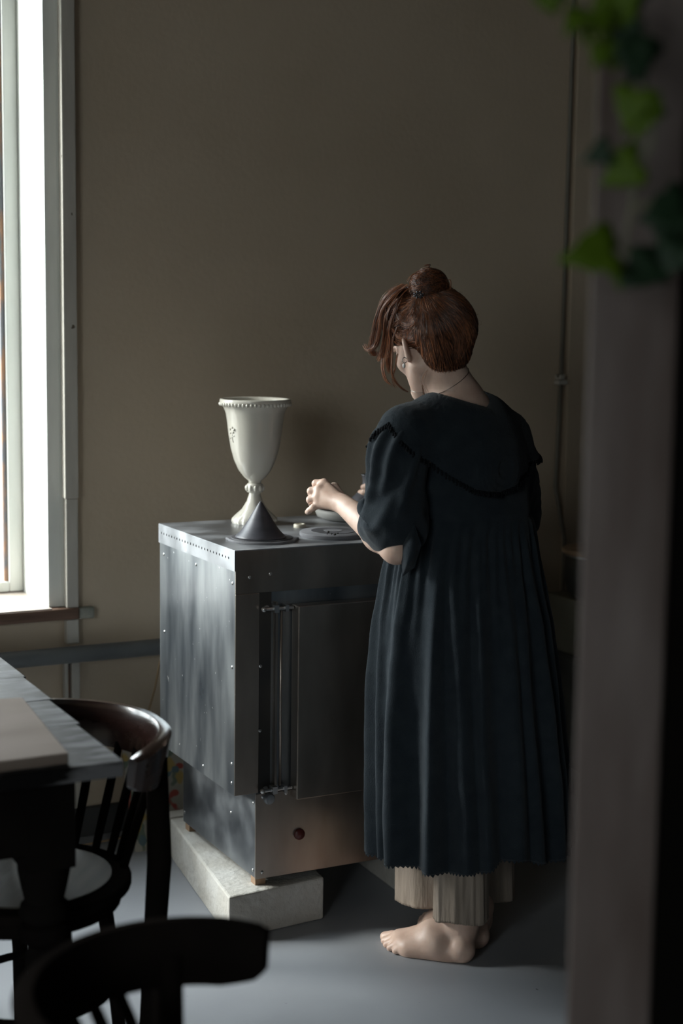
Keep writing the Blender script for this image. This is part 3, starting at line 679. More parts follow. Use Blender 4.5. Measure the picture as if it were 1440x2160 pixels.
def unit(a): a = np.asarray(a, float); return a/np.linalg.norm(a)

VT = 3.60
hipc = vec(.285, 3.60, .86)
chest = vec(.275, 3.60, 1.16)
nb = V(976, 836, 3.62)              # neck base
fa_ = math.radians(42)
Fw = vec(-math.sin(fa_), math.cos(fa_), 0); Lf = vec(-math.cos(fa_), -math.sin(fa_), 0)
shL = V(868, 912, 3.50); shR = V(1054, 922, 3.70)
elL = V(836, 1156, 3.48); wrL = V(724, 1064, 3.66)
elR = V(1085, 1090, 3.90); wrR = vec(.19, 4.12, 1.055)
B = Field((-.12, 3.18, -.005), (.56, 4.34, 1.60), .0026)
# legs
for s, knee, ank in ((1, vec(.27, 3.58, .47), V(974, 1945, 3.575)), (-1, vec(.36, 3.68, .47), V(1004, 1940, 3.70))):
    hp = hipc+Lf*.06*s
    B.chainp([hp, knee, ank], [.060, .048, .036], .03)
    B.ell((knee*.62+ank*.38)-Fw*.018, (.047, .047, .11), k=.03)
# torso
Rt = np.array([Lf, Fw, [0, 0, 1]])
B.ell(hipc, (.125, .088, .13), Rt, .04); B.ell(vec(.282, 3.60, 1.02), (.100, .072, .15), Rt, .05)
B.ell(chest+vec(0, 0, .02), (.120, .080, .15), Rt, .05)
B.cone(shL, shR, .05, .05, .05); B.cone(nb-vec(0, 0, .035), shL, .042, .040, .04); B.cone(nb-vec(0, 0, .03), shR+vec(0, 0, .005), .044, .042, .04)
# arms
B.chainp([shL, elL], [.044, .033], .03); B.chainp([elL, elL*.7+wrL*.3, wrL], [.033, .037, .0235], .02)
B.chainp([shR, elR], [.048, .037], .03); B.chainp([elR, elR*.7+wrR*.3, wrR], [.037, .039, .025], .02)
# neck and head
hy, hp_ = math.radians(30), math.radians(27)
hf = vec(-math.sin(hy)*math.cos(hp_), math.cos(hy)*math.cos(hp_), -math.sin(hp_))
hu = vec(-math.sin(hy)*math.sin(hp_), math.cos(hy)*math.sin(hp_), math.cos(hp_))
hl = np.cross(hu, hf); Rh = np.array([hl, hf, hu])
hc = V(905, 712, 3.64)
def HP(l, f, u): return hc+hl*l+hf*f+hu*u
B.cone(nb-vec(0, 0, .02), HP(0, -.028, -.055), .042, .042, .03)
B.cone(nb-vec(.012, 0, 0), HP(0, .01, -.075), .043, .044, .03)
B.ell(HP(0, -.012, .015), (.073, .092, .088), Rh, .02)
B.ell(HP(0, .035, -.030), (.058, .056, .075), Rh, .03)          # face mass
B.cone(HP(.045, .005, -.070), HP(.012, .073, -.104), .020, .017, .028); B.cone(HP(-.045, .005, -.070), HP(-.012, .073, -.104), .020, .017, .028)
B.ell(HP(0, .076, -.104), (.020, .017, .016), Rh, .02)           # chin
B.ell(HP(.036, .058, -.036), (.022, .024, .018), Rh, .02); B.ell(HP(-.036, .058, -.036), (.022, .024, .018), Rh, .02)
B.cone(HP(0, .083, .000), HP(0, .106, -.040), .009, .0115, .012)  # nose
B.ell(HP(.010, .097, -.043), (.008, .009, .007), Rh, .006); B.ell(HP(-.010, .097, -.043), (.008, .009, .007), Rh, .006)
B.ell(HP(0, .088, .012), (.05, .016, .012), Rh, .015)            # brow
for s in (1, -1):
    B.ell(HP(.031*s, .095, -.006), (.015, .012, .010), Rh, .010, cut=True)
    B.ell(HP(.031*s, .080, -.006), (.013, .012, .011), Rh, .004)  # eyeball under lid
B.ell(HP(0, .092, -.066), (.021, .011, .0055), Rh, .006); B.ell(HP(0, .090, -.076), (.018, .011, .0065), Rh, .006)
for s in (1, -1):                                                # ears
    ec = HP(.073*s, -.006, -.031)
    ax = unit(hl*s*.80+hf*.60)
    Re = np.array([ax, np.cross(hu, ax), hu])
    B.ell(ec+ax*.002, (.0070, .0155, .028), Re, .006)
    B.ell(ec+ax*.013+hu*.006, (.007, .010, .019), Re, .005, cut=True)
    B.ell(ec-hu*.024+ax*.001, (.006, .008, .009), Re, .006)
# left hand: metacarpals, curled fingers
def hand(wr, mcps, fingers, thumb, mr=.0115):
    for m_ in mcps: B.cone(wr, m_, .0165, mr, .010)
    for a, b in zip(mcps[:-1], mcps[1:]): B.cone(a, b, mr*.92, mr*.92, .006)
    for (pts, rs) in fingers: B.chainp(pts, rs, .0022)
    B.chainp(*thumb, .004)
d0 = 3.70
mc = [V(683, 1020, 3.715), V(673, 1033, 3.700), V(671, 1048, 3.692), V(673, 1063, 3.690)]
fing = [([mc[0], V(666, 1020, 3.725), V(667, 1034, 3.752), V(674, 1046, 3.765)], [.0108, .0098, .0084, .0070]),
        ([mc[1], V(656, 1036, 3.708), V(657, 1046, 3.742), V(668, 1052, 3.756)], [.0108, .0100, .0086, .0072]),
        ([mc[2], V(654, 1054, 3.700), V(658, 1063, 3.732), V(668, 1065, 3.746)], [.0104, .0096, .0082, .0070]),
        ([mc[3], V(661, 1070, 3.688), V(652, 1077, 3.694), V(648, 1080, 3.700)], [.0098, .0086, .0074, .0064])]
hand(wrL, mc, fing, ([wrL+vec(0, .010, .004), V(704, 1030, 3.725), V(686, 1050, 3.752), V(676, 1058, 3.768)], [.014, .0135, .0105, .0085]))
# right hand round the bottle neck
bn = to_view(vec(gx+.004, gy-.002, KT+.086))
rk = [bn+vec(.050, -.045, .018), bn+vec(.050, -.045, .000), bn+vec(.052, -.043, -.018), bn+vec(.056, -.04, -.034)]
fr_ = []
for i, m_ in enumerate(rk):
    z = m_[2]
    fr_.append(([m_, vec(bn[0]+.012, bn[1]-.040, z-.004), vec(bn[0]-.014, bn[1]-.028, z-.008), vec(bn[0]-.024, bn[1]-.008, z-.010)], [.0098, .0090, .0080, .0070]))
fr_[0] = ([rk[0], vec(bn[0]+.016, bn[1]-.042, rk[0][2]-.004), vec(bn[0]-.006, bn[1]-.036, bn[2]+.010), vec(bn[0]-.016, bn[1]-.026, bn[2]+.006)], [.0098, .0092, .0085, .0078])
hand(wrR, rk, fr_, ([wrR+vec(0, .01, .01), bn+vec(.045, .015, .01), bn+vec(.018, .026, .02), bn+vec(-.004, .024, .022)], [.013, .012, .010, .0085]), .011)
# feet
def G(x, y, z): return to_view(onz(x, y, z))
def foot(heel, toes, ank, bigside):
    """toes: five tip points big to little"""
    ball = [t*.80+heel*.20 for t in toes]
    B.cone(ank, heel+vec(0, 0, .004), .034, .027, .03)
    B.ell(heel, (.030, .030, .026), k=.02)
    mid = (toes[0]+toes[4])/2*.5+heel*.5
    for i, t in enumerate(toes):
        r = [.0125, .0095, .009, .0085, .0088][i]
        base = t*.80+heel*.20; base[2] = .016+.004*(4-i)/4
        inst = heel*.62+t*.38; inst[2] = .056-.006*i
        top = ank*.75+heel*.25; top = top+(t-heel)*.06
        B.cone(base, inst, .0155, .022, .018); B.cone(inst, ank, .022, .030, .022)
        B.cone(base, heel*.8+t*.2+vec(0, 0, -.003), .014, .020, .02)
        j = t*.5+base*.5; j[2] = .017
        B.chainp([base, j+vec(0, 0, .003), vec(t[0], t[1], r)], [.0115, r*.95, r], .004)
    B.ell(ank+Lf*.026-vec(0, 0, .004), (.013, .014, .016), k=.012); B.ell(ank-Lf*.024, (.013, .014, .016), k=.012)
aL = V(968, 1958, 3.595)
foot(G(972, 2005, .024), [G(812, 1976, .012), G(811, 1984, .010), G(815, 1992, .009), G(822, 1999, .009), G(834, 2005, .009)], aL, 1)
hr_ = G(1003, 1975, .025); tR = unit(vec(-.60, .80, 0)); sR = vec(-tR[1], tR[0], 0)
aR = hr_+vec(.0, .03, .065)
foot(hr_, [hr_+tR*.195+sR*(-.028), hr_+tR*.198+sR*(-.008), hr_+tR*.190+sR*.009, hr_+tR*.178+sR*.024, hr_+tR*.162+sR*.038], aR, -1)
B.cone(V(974, 1945, 3.575), aL, .034, .031, .02); B.cone(V(1004, 1940, 3.70), aR, .034, .031, .02)
v, q = B.mesh()
v[:, 2] = np.maximum(v[:, 2], .0008)
link_view('body', v, q, M['skin'])
def onB(px, py):
    t = np.linspace(3.40, 3.80, 300); p = np.array([V(px, py, a) for a in t]); i = np.where(B.sample(p) < 0)[0]
    return tuple(to_world(p[i[0]]-vec(0, .0002, 0))) if len(i) else None
tt = MB()
for poly in ([(752, 1083), (755, 1093), (761, 1104), (768, 1114), (774, 1124)], [(757, 1079), (759, 1090), (765, 1100), (772, 1111)], [(753, 1088), (758, 1086), (760, 1093), (764, 1090)], [(758, 1100), (764, 1098), (766, 1106), (771, 1103)], [(763, 1111), (769, 1108), (772, 1116)]):
    fine_ = [onB(a[0]+(b[0]-a[0])*k/4, a[1]+(b[1]-a[1])*k/4) for a, b in zip(poly[:-1], poly[1:]) for k in range(4)]
    fine_ = [p for p in fine_ if p]
    if len(fine_) > 2: tt.tube(fine_, .00035, 5)
tt.build('forearm_tattoo', mat('tattoo_ink', (.22, .20, .20, 1), rough=.6), woman, smooth=True)['kind'] = 'stuff'
NKP = []
for a in np.linspace(0, 2*PI, 73):
    c_ = V(948, 803, 3.60)+vec(.004, .005, 0); d = Lf*math.cos(a)+Fw*math.sin(a); o_ = vec(0, 0, -.012*math.sin(a)-.028*math.cos(a)-.002)
    t = np.linspace(.0, .11, 120); s_ = B.sample(c_+o_+d*t[:, None]); i_ = np.where(s_ > 0)[0]
    NKP.append(c_+o_+d*(t[i_[0]]+.0006 if len(i_) else .06))
del B
# ------------------------------------------------------------- dress: one surface from neckline to hem
rows = [  # photo y, left x, right x, depth half-width / width half-width
    (868, 905, 1066, .60), (885, 885, 1068, .62), (905, 868, 1078, .62), (960, 852, 1102, .62), (1010, 848, 1116, .64), (1050, 846, 1120, .66), (1078, 842, 1122, .68), (1092, 838, 1124, .68),
    (1130, 826, 1131, .70), (1200, 808, 1143, .72), (1300, 790, 1162, .74), (1400, 781, 1174, .76), (1500, 777, 1184, .77), (1600, 776, 1193, .78), (1700, 777, 1199, .79), (1790, 779, 1203, .80), (1825, 779, 1204, .80)]
VS = 3.60
zz = []; 
for (py, xl, xr, dr_) in rows:
    a, b = V(xl, py, VS), V(xr, py, VS); zz.append(((a[2]+b[2])/2, (a[0]+b[0])/2, (b[0]-a[0])/2, dr_))
zz = np.array(zz)[::-1]
def row_at(z): return [np.interp(z, zz[:, 0], zz[:, i]) for i in (1, 2, 3)]
ztop, zsm = zz[-1, 0], V(985, 1085, VS)[2]
ridges = [(186, 5.5, .9), (200, 5, .55), (222, 8.5, 1.15), (246, 6, 1.1), (263, 8, .7), (279, 6, .7), (296, 7, .8), (311, 6, .7), (326, 7, .8), (341, 6, .7), (357, 7, .8),
          (15, 8, .9), (36, 8, 1), (60, 9, 1), (85, 9, 1), (108, 8, 1), (130, 9, 1), (150, 7, .9), (168, 6, .8)]
def hem_drop(deg):   # hem height along the circumference, photo y readings turned to metres
    xs = [0, 160, 180, 196, 210, 225, 240, 255, 268, 277, 286, 296, 305, 318, 332, 345, 360]
    ys = [1775, 1800, 1800, 1806, 1812, 1820, 1830, 1836, 1834, 1826, 1808, 1802, 1810, 1812, 1800, 1786, 1775]
    return np.interp(deg % 360, xs, ys)
NT, NZ = 540, 250
dv = []; df = []
for i in range(NZ+1):
    t = i/NZ
    for k in range(NT):
        th = 2*PI*k/NT; dg = math.degrees(th)
        ph = hem_drop(dg); zh = H_CAM
        # hem point height at this side of the body
        zhem = V(985, ph, VS+ .16*math.sin(th))[2]
        z = ztop+(zhem-ztop)*t
        cx_, rx, dr_ = row_at(max(z, zz[0, 0])); ry = rx*dr_
        s = max(0, (zsm-z)/(zsm-zz[0, 0]))
        off = 0
        if s > 0:
            g = min(1, s*14)*(1-min(1, s*2.6))
            off += g*.0032*math.sin(th*46+1.3*math.sin(th*5)+s*2)+g*.0024*math.sin(th*31+s*5)
            A = .042*min(1, s*1.25)**.8
            e = 0
            for (dc, w, am) in ridges:
                dd_ = (dg-dc-2.5*math.sin(s*3+dc)+180) % 360-180
                ww = w*(.62+.5*s)
                e = max(e, am*math.exp(-(dd_/ww)**2)) if True else e
            off += A*(e-.55)
            off += .006*s*noise.noise(Vector((math.cos(th)*3, math.sin(th)*3, z*3.5)))
            off += .0022*noise.noise(Vector((math.cos(th)*9, math.sin(th)*9, z*14)))
        else:
            off += .004*noise.noise(Vector((math.cos(th)*4, math.sin(th)*4, z*9)))
        if abs(z-zsm) < .006: off -= .003
        x = cx_+(rx+off)*math.cos(th); y = VS+.0+(ry+off)*math.sin(th)
        # shoulders: rotate the bodice ellipse towards the torso heading
        if z > zsm-.05:
            w = min(1, (z-zsm+.05)/.12); a = math.radians(38)*w
            ct = math.cos(th); st = math.sin(th)
            R1 = (rx*1.0+off)
            xr_ = ct*R1*(math.cos(a)*1.0)-st*ry*math.sin(a)*.8; yr_ = ct*R1*math.sin(a)+st*ry*math.cos(a)
            # keep silhouette width
            mw = math.sqrt((R1*math.cos(a))**2+(ry*math.sin(a)*.8)**2)
            x = x*(1-w)+(cx_+xr_*R1/mw)*w; y = y*(1-w)+(VS+yr_)*w
        dv.append((x, y, z))
for i in range(NZ):
    for k in range(NT):
        df.append((i*NT+k, (i+1)*NT+k, (i+1)*NT+(k+1) % NT, i*NT+(k+1) % NT))
dress = link_view('dress', dv, df, M['linen'])
sd = dress.modifiers.new('s', 'SOLIDIFY'); sd.thickness = .0015; sd.offset = -1
# frayed hem trim: small scallops hanging from the hem edge
hm = MB(); base = NZ*NT
for k in range(0, NT, 3):
    p = dv[base+k]; r_ = random.Random(k); L_ = .004+.004*r_.random()
    p2 = dv[base+(k+3) % NT]; mid = ((p[0]+p2[0])/2, (p[1]+p2[1])/2, (p[2]+p2[2])/2)
    w3 = [tuple(to_world(vec(*p))), tuple(to_world(vec(*p2))), tuple(to_world(vec(mid[0]+.001*r_.uniform(-1, 1), mid[1], mid[2]-L_)))]
    hm.add([w3[0], w3[1], w3[2], (w3[2][0]+.0006, w3[2][1], w3[2][2])], [(0, 1, 2), (0, 3, 1)])
hm.build('hem_fringe', M['linen'], dress)['kind'] = 'stuff'

# ------------------------------------------------------------- sleeves
def sleeve(path, rad, name, folds, seed, cuff=True):
    pts = [np.asarray(p, float) for p in path]
    # catmull-rom resample
    Pn = np.array([pts[0]]+pts+[pts[-1]]); Rn = np.array([rad[0]]+list(rad)+[rad[-1]]); fine = []; fr2 = []
    for i in range(1, len(Pn)-2):
        for t in np.linspace(0, 1, 16, endpoint=False):
            a0_, a1_, a2_, a3_ = Pn[i-1:i+3]; t2, t3 = t*t, t**3
            fine.append(.5*((2*a1_)+(a2_-a0_)*t+(2*a0_-5*a1_+4*a2_-a3_)*t2+(3*a1_-a0_-3*a2_+a3_)*t3))
            b0, b1, b2_, b3 = Rn[i-1:i+3]; fr2.append(.5*((2*b1)+(b2_-b0)*t+(2*b0-5*b1+4*b2_-b3)*t2+(3*b1-b0-3*b2_+b3)*t3))
    fine.append(Pn[-2]); fr2.append(Rn[-2])
    n = 120; vs = []; fs = []; up = vec(0, -1, 0); m = len(fine)
    for i, p in enumerate(fine):
        t = unit(fine[min(i+1, m-1)]-fine[max(i-1, 0)]); up = unit(up-t*(up@t)); b = np.cross(t, up); s = i/(m-1)
        for k in range(n):
            a = 2*PI*k/n
            d = up*math.cos(a)+b*math.sin(a)
            e = 0
            for (dc, w, am, s0, s1, tw) in folds:
                if s0 <= s <= s1:
                    u = (s-s0)/(s1-s0); env = math.sin(PI*min(max(u, 0), 1))**.6
                    dd_ = (math.degrees(a)-dc-tw*u+180) % 360-180
                    e += (1.35 if s1 < .7 else .6)*am*env*math.exp(-(dd_/w)**2)
            q_ = p*7+d*1.2
            e += .006*noise.noise(Vector(q_*vec(1, 1, 1))+Vector((seed, 0, 0)))+.003*noise.noise(Vector((p+d*.05)*38)+Vector((seed, 0, 0)))
            rg = noise.noise(Vector((p+d*.06)*vec(15, 15, 9))+Vector((seed*2, 5, 0))); e += .0075*max(0, .35-abs(rg))
            g = math.exp(-s*16)  # gathers at the armhole
            e += g*.004*math.sin(a*16)
            vs.append(p+d*(fr2[i]+e))
    for i in range(m-1):
        for k in range(n): fs.append((i*n+k, (i+1)*n+k, (i+1)*n+(k+1) % n, i*n+(k+1) % n))
    # cuff turned inwards
    base = (m-1)*n; t = unit(fine[-1]-fine[-2])
    for j, (sc, bk) in enumerate(((.93, .000), (.86, .008), (.80, .025))):
        st = len(vs)
        for k in range(n): vs.append(fine[-1]+(vs[(m-1)*n+k]-fine[-1])*sc-t*bk)
        for k in range(n): fs.append((base+k, st+k, st+(k+1) % n, base+(k+1) % n))
        base = st
    o = link_view(name, vs, fs, M['linen'])
    return o
fl_L = [(60, 11, .011, .02, .55, 20), (95, 9, .010, .0, .5, 10), (130, 11, .010, .04, .6, -15), (20, 12, .010, .0, .5, 30), (340, 12, .010, .05, .6, 30), (75, 14, .012, .45, .95, 70), (20, 12, .013, .45, .9, 60), (140, 12, .012, .5, .95, -50),
        (330, 14, .014, .5, 1.0, -60), (100, 14, .010, .62, 1.0, 60), (270, 14, .010, .4, .9, 50), (200, 12, .010, .4, .95, 40)]
slL = sleeve([V(880, 900, 3.52), V(860, 920, 3.50), V(846, 965, 3.49), V(840, 1020, 3.49), V(834, 1070, 3.49), V(828, 1102, 3.50), V(806, 1110, 3.525), V(789, 1104, 3.55)],
             [.042, .054, .064, .062, .066, .070, .057, .043], 'sleeve', fl_L, 3)
slR = sleeve([shR+vec(-.01, -.01, .01), V(1072, 955, 3.72), V(1082, 1005, 3.76), V(1088, 1060, 3.85), elR+vec(-.01, .02, -.005), elR*.72+wrR*.28, elR*.60+wrR*.40],
             [.036, .048, .055, .058, .060, .055, .046], 'sleeve', fl_L[3:], 9)
# loose end of the cuff hanging under the elbow
tip = [V(846, 1140, 3.455), V(872, 1100, 3.44), V(888, 1150, 3.44), V(874, 1196, 3.455), V(848, 1216, 3.46), V(846, 1185, 3.46)]
Cn = sum(tip)/6
tv = []; tf = []
for j, off_ in ((0, -.016), (1, .02)):
    for r_ in (1.0, .6):
        for p in tip: tv.append(Cn+(p-Cn)*r_+vec(0, off_*(1.7 if r_ < 1 else .35), 0))
    tv.append(Cn+vec(0, off_*2.1, 0))
for j in (0, 1):
    o_ = j*13
    for k in range(6):
        k2 = (k+1) % 6
        tf.append((o_+k, o_+k2, o_+6+k2, o_+6+k)); tf.append((o_+6+k, o_+6+k2, o_+12))
for k in range(6): tf.append((k, (k+1) % 6, 13+(k+1) % 6, 13+k))
ct_ = link_view('cuff_fold', tv, tf, M['linen'], slL); ss = ct_.modifiers.new('s', 'SUBSURF'); ss.levels = 3; ss.render_levels = 3

# ------------------------------------------------------------- collar: cape projected from the chest over shoulders
T = Field((-.06, 3.25, .98), (.56, 4.02, 1.42), .005)
T.ell(chest+vec(0, 0, .01), (.162, .112, .17), Rt, .05)
T.cone(nb-vec(0, 0, .035), shL+vec(-.006, 0, .0), .046, .050, .05); T.cone(nb-vec(0, 0, .035), shR+vec(.008, 0, .0), .044, .048, .04)
T.chainp([shL+vec(-.006, 0, -.006), V(846, 965, 3.49)], [.052, .068], .03)
T.chainp([shR+vec(.008, 0, 0), V(1088, 1005, 3.76)], [.048, .066], .03)
T.cone(nb-vec(0, 0, .03), nb+vec(-.02, .01, .03), .054, .050, .03)
org = vec(.275, 3.61, 1.17)
def proj_T(d):
    t = np.linspace(.03, .36, 140); p = org+d*t[:, None]; s = T.sample(p)
    i = np.where(s < 0)[0]; return org+d*(t[i[-1]] if len(i) else .1)
def on_T(px, py):
    """surface point of the clothed torso seen at a photo position"""
    t = np.linspace(3.25, 3.95, 180); p = np.array([V(px, py, a) for a in t]); s = T.sample(p); i = np.where(s < .0)[0]
    return p[i[0]] if len(i) else None
# collar edges given as directions: angle around the body (0 = her left, 90 = front, 180 = right, 270 = back)
inner = {}; 
def dirv(az, el): return unit(Lf*math.cos(az)*math.cos(el)+Fw*math.sin(az)*math.cos(el)+vec(0, 0, math.sin(el)))
nc = nb+vec(-.005, .005, .0)
def neck_pt(az):
    dg = math.degrees(az) % 360
    rr = np.interp(dg, [0, 60, 90, 120, 180, 235, 270, 305, 360], [.070, .078, .085, .078, .066, .066, .080, .074, .070])
    zz_ = np.interp(dg, [0, 60, 90, 120, 180, 225, 270, 315, 360], [.004, -.02, -.035, -.02, .014, .004, -.022, -.008, .004])
    p = nc+(Lf*math.cos(az)+Fw*math.sin(az))*rr
    return vec(p[0], p[1], nc[2]+zz_-.002)
def outer_el(dg):
    return np.interp(dg, [0, 25, 60, 90, 120, 155, 180, 205, 235, 270, 305, 335, 360], [.42, .1, -.25, -.35, -.25, -.05, .05, -.02, -.22, -.42, -.30, .05, .42])
NA, NR = 260, 46
cv = []; cf_ = []
for i in range(NA):
    az = 2*PI*i/NA; dg = math.degrees(az)
    pn = neck_pt(az); e1 = outer_el(dg)
    dn_ = unit(pn-org); 
    for j in range(NR+1):
        s = j/NR
        d1 = dirv(az, e1); dd_ = unit(dn_*(1-s)+d1*s)
        p = proj_T(dd_)+dd_*(.007+.006*s+.0035*math.sin(az*9)*s*s)
        w = max(0, 1-s*5); w = w*w*(3-2*w)
        p = p*(1-w)+pn*w
        p = p+dd_*.0012*noise.noise(Vector(p*26))
        cv.append(p)
for i in range(NA):
    for j in range(NR): cf_.append((i*(NR+1)+j, i*(NR+1)+j+1, ((i+1) % NA)*(NR+1)+j+1, ((i+1) % NA)*(NR+1)+j))
collar = link_view('collar', cv, cf_, M['linen'], dress)
sd = collar.modifiers.new('s', 'SOLIDIFY'); sd.thickness = .0022; sd.offset = 0
tm = MB()
edge = [cv[i*(NR+1)+NR] for i in range(NA)]
cent = sum(edge)/NA
# crochet trim: three rows of little knots
per = 0; last = edge[0]
for i in range(NA):
    a, b = edge[i], edge[(i+1) % NA]; inn_ = cv[i*(NR+1)+NR-2]; o_ = unit(a-inn_)
    L_ = np.linalg.norm(b-a); per += L_
    if per > .0060:
        per = 0
        for rr, sz in ((.001, .0030), (.0055, .0036), (.0100, .0030)):
            tm.ball(tuple(to_world(a+o_*(rr+.001)+unit(a-org)*.0015+vec(*[random.uniform(-.0008, .0008) for _ in range(3)]))), sz, 6, 4)
tm.build('crochet_trim', M['crochet'], dress, smooth=True)['kind'] = 'stuff'

# ------------------------------------------------------------- trousers showing under the hem
def leg_tube(name, xl, xr, ybot, v, dr_, seed, ytop=1700, slope=0):
    n = 200; m = 40; vs = []; fs = []
    for i in range(m+1):
        t = i/m
        for k in range(n):
            th = 2*PI*k/n
            yb = ybot+slope*math.cos(th)
            a, b = V(xl, ytop+(yb-ytop)*t, v), V(xr, ytop+(yb-ytop)*t, v)
            cx_ = (a[0]+b[0])/2; rx = (b[0]-a[0])/2; 
            o = .0022*math.sin(th*7+seed)+.0010*math.sin(th*17+seed*2)+.005*noise.noise(Vector((math.cos(th)*6, math.sin(th)*6, t*1.5+seed)))
            if i == m: o += .0012*math.sin(th*60)
            vs.append(vec(cx_+(rx+o*.6)*math.cos(th), v+(rx*dr_+o)*math.sin(th), a[2]+.004*math.sin(th*3+seed)*t))
    for i in range(m):
        for k in range(n): fs.append((i*n+k, (i+1)*n+k, (i+1)*n+(k+1) % n, i*n+(k+1) % n))
    o = link_view(name, vs, fs, M['cotton']); sd = o.modifiers.new('s', 'SOLIDIFY'); sd.thickness = .0012; sd.offset = -1
    return o
leg_tube('trouser_leg', 914, 1030, 1936, 3.565, .72, 1)
leg_tube('trouser_leg', 834, 1086, 1893, 3.70, .42, 5, slope=-6)

# ------------------------------------------------------------- hair
Hf = Field((-.02, 3.44, 1.36), (.36, 3.86, 1.66), .0024)
bunc = V(905, 607, 3.60)
hair_parts = [(HP(0, -.020, .026), (.080, .098, .086), Rh), (HP(0, -.075, -.004), (.074, .056, .070), Rh), (V(936, 694, 3.585), (.062, .058, .068), None), (HP(0, .05, .055), (.062, .05, .048), Rh), (V(846, 664, 3.655), (.047, .050, .066), None)]
for c, r, R_ in hair_parts: Hf.ell(c, r, R_, .025)
Hf.cone(HP(0, -.045, .085), bunc-vec(0, 0, .01), .04, .022, .025)
# clear the face and ears
Hf.ell(HP(0, .105, -.045), (.085, .066, .085), Rh, .012, cut=True)
for s in (1, -1):
    Hf.ell(HP(.092*s, .022, -.052), (.030, .040, .042), Rh, .010, cut=True)
Hf.ell(HP(0, .055, -.155), (.12, .11, .085), Rh, .012, cut=True); Hf.ell(HP(0, -.05, -.062), (.058, .045, .045), Rh, .02)
v, q = Hf.mesh(); hverts = v.copy()
sc = np.array([noise.noise(Vector(p*28)) for p in v]); v = v+(v-hc)/np.linalg.norm(v-hc, axis=1)[:, None]*(sc*.0022)[:, None]
hair = link_view('hair', v, q, M['hair_base'])
# bun
bu = MB()
for i in range(26):
    r0 = random.Random(i); ax = unit(vec(r0.gauss(0, .5), r0.gauss(0, .5), r0.gauss(0, 1))); u1 = unit(np.cross(ax, vec(.3, .8, .1))); u2 = np.cross(ax, u1)
    R0 = .030*r0.uniform(.4, .95); cc = bunc+ax*r0.uniform(-.016, .016)
    n0 = 26; a0_ = r0.uniform(0, 6.3); sp_ = r0.uniform(4.5, 7)
    pts = [tuple(to_world(cc+(u1*math.cos(a0_+sp_*k/n0)+u2*math.sin(a0_+sp_*k/n0))*(R0*(1+.12*math.sin(k*.6)))+ax*.006*math.sin(k*.3))) for k in range(n0)]
    bu.tube(pts, [.0095*math.sin(PI*(k+.7)/(n0+.4))**.5 for k in range(n0)], 8)
bun = bu.build('bun', M['hair_base'], woman, smooth=True)
def push(p, off=.0):
    """project a point on the hair surface, radially from head centre"""
    d = unit(p-hc0); t = np.linspace(.02, .19, 90); s = Hf.sample(hc0+d*t[:, None]); i = np.where(s < 0)[0]
    return hc0+d*((t[i[-1]] if len(i) else .06)+off)
hc0 = HP(0, -.02, .01)
tie = bunc+vec(-.008, -.008, -.030)
def strand_mesh(name, curves, mtl, r=.00042):
    vs = []; fs = []
    for pts, rr in curves:
        m = len(pts); b0 = len(vs)
        P_ = np.array(pts); T_ = np.gradient(P_, axis=0); T_ /= np.linalg.norm(T_, axis=1)[:, None]+1e-9
        U = np.cross(T_, vec(.37, -.81, .45)); U /= np.linalg.norm(U, axis=1)[:, None]+1e-9; W = np.cross(T_, U)
        taper = np.sin(np.linspace(.25, PI-.15, m))**.5*rr
        for k in range(3):
            a = 2*PI*k/3
            vs.append(P_+(U*math.cos(a)+W*math.sin(a))*taper[:, None])
        for i in range(m-1):
            for k in range(3):
                k2 = (k+1) % 3
                fs.append((b0*1+0, 0, 0, 0) if False else (k, i, k2, len(vs)))
    # flatten: each strand stored as 3 arrays
    V_ = []; F_ = []; off = 0; idx = 0
    for pts, rr in curves:
        m = len(pts); arr = np.stack(vs[idx*3:idx*3+3], 1).reshape(-1, 3); V_.append(arr)
        for i in range(m-1):
            for k in range(3):
                k2 = (k+1) % 3; F_.append((off+i*3+k, off+i*3+k2, off+(i+1)*3+k2, off+(i+1)*3+k))
        off += m*3; idx += 1
    o = link_view(name, np.concatenate(V_), F_, mtl, hair); o['kind'] = 'stuff'
    return o
rn = random.Random(11)
cur_d, cur_l = [], []
def hairline(s):
    """s 0..1 from front-left face edge round to nape and right side; returns start point near the hairline"""
    pass
roots = []
for i in range(3400):
    hv = hverts[rn.randrange(len(hverts))]
    if np.linalg.norm(hv-tie) < .035: continue
    d = unit(hv-hc0); m = 22; pts = []
    fwd = float(d @ hf); low = float(-(d @ hu)); az = 0; el0 = -low
    swirl = rn.uniform(-.25, .25)
    dt = unit(tie-hc0)
    ph = rn.uniform(0, 6.28)
    for k in range(m):
        t = k/(m-1); tt = t**.9
        sag = (.16+.32*max(0, fwd+.15)*max(0, 1-abs(float(d @ hu))))*math.sin(PI*t)
        w = unit(d*(1-tt)+dt*tt-hu*sag*.8+np.cross(d, dt)*swirl*.25*math.sin(PI*t))
        off = .0008+.0022*rn.random()*.2+.0018*math.sin(t*5+ph)
        p = push(w*.1+hc0, off)
        if t > .86: p = p*(1-(t-.86)/.14)+(tie+unit(p-tie)*.012)*((t-.86)/.14)
        pts.append(p)
    if low > .25:
        L0 = rn.uniform(.002, .011); pts = [pts[0]-hu*L0*.8-unit(pts[0]-hc0)*L0*.5-vec(0, 0, L0*.3)]+pts
    (cur_l if rn.random() < .38 else cur_d).append((pts, rn.uniform(.00045, .0009)))
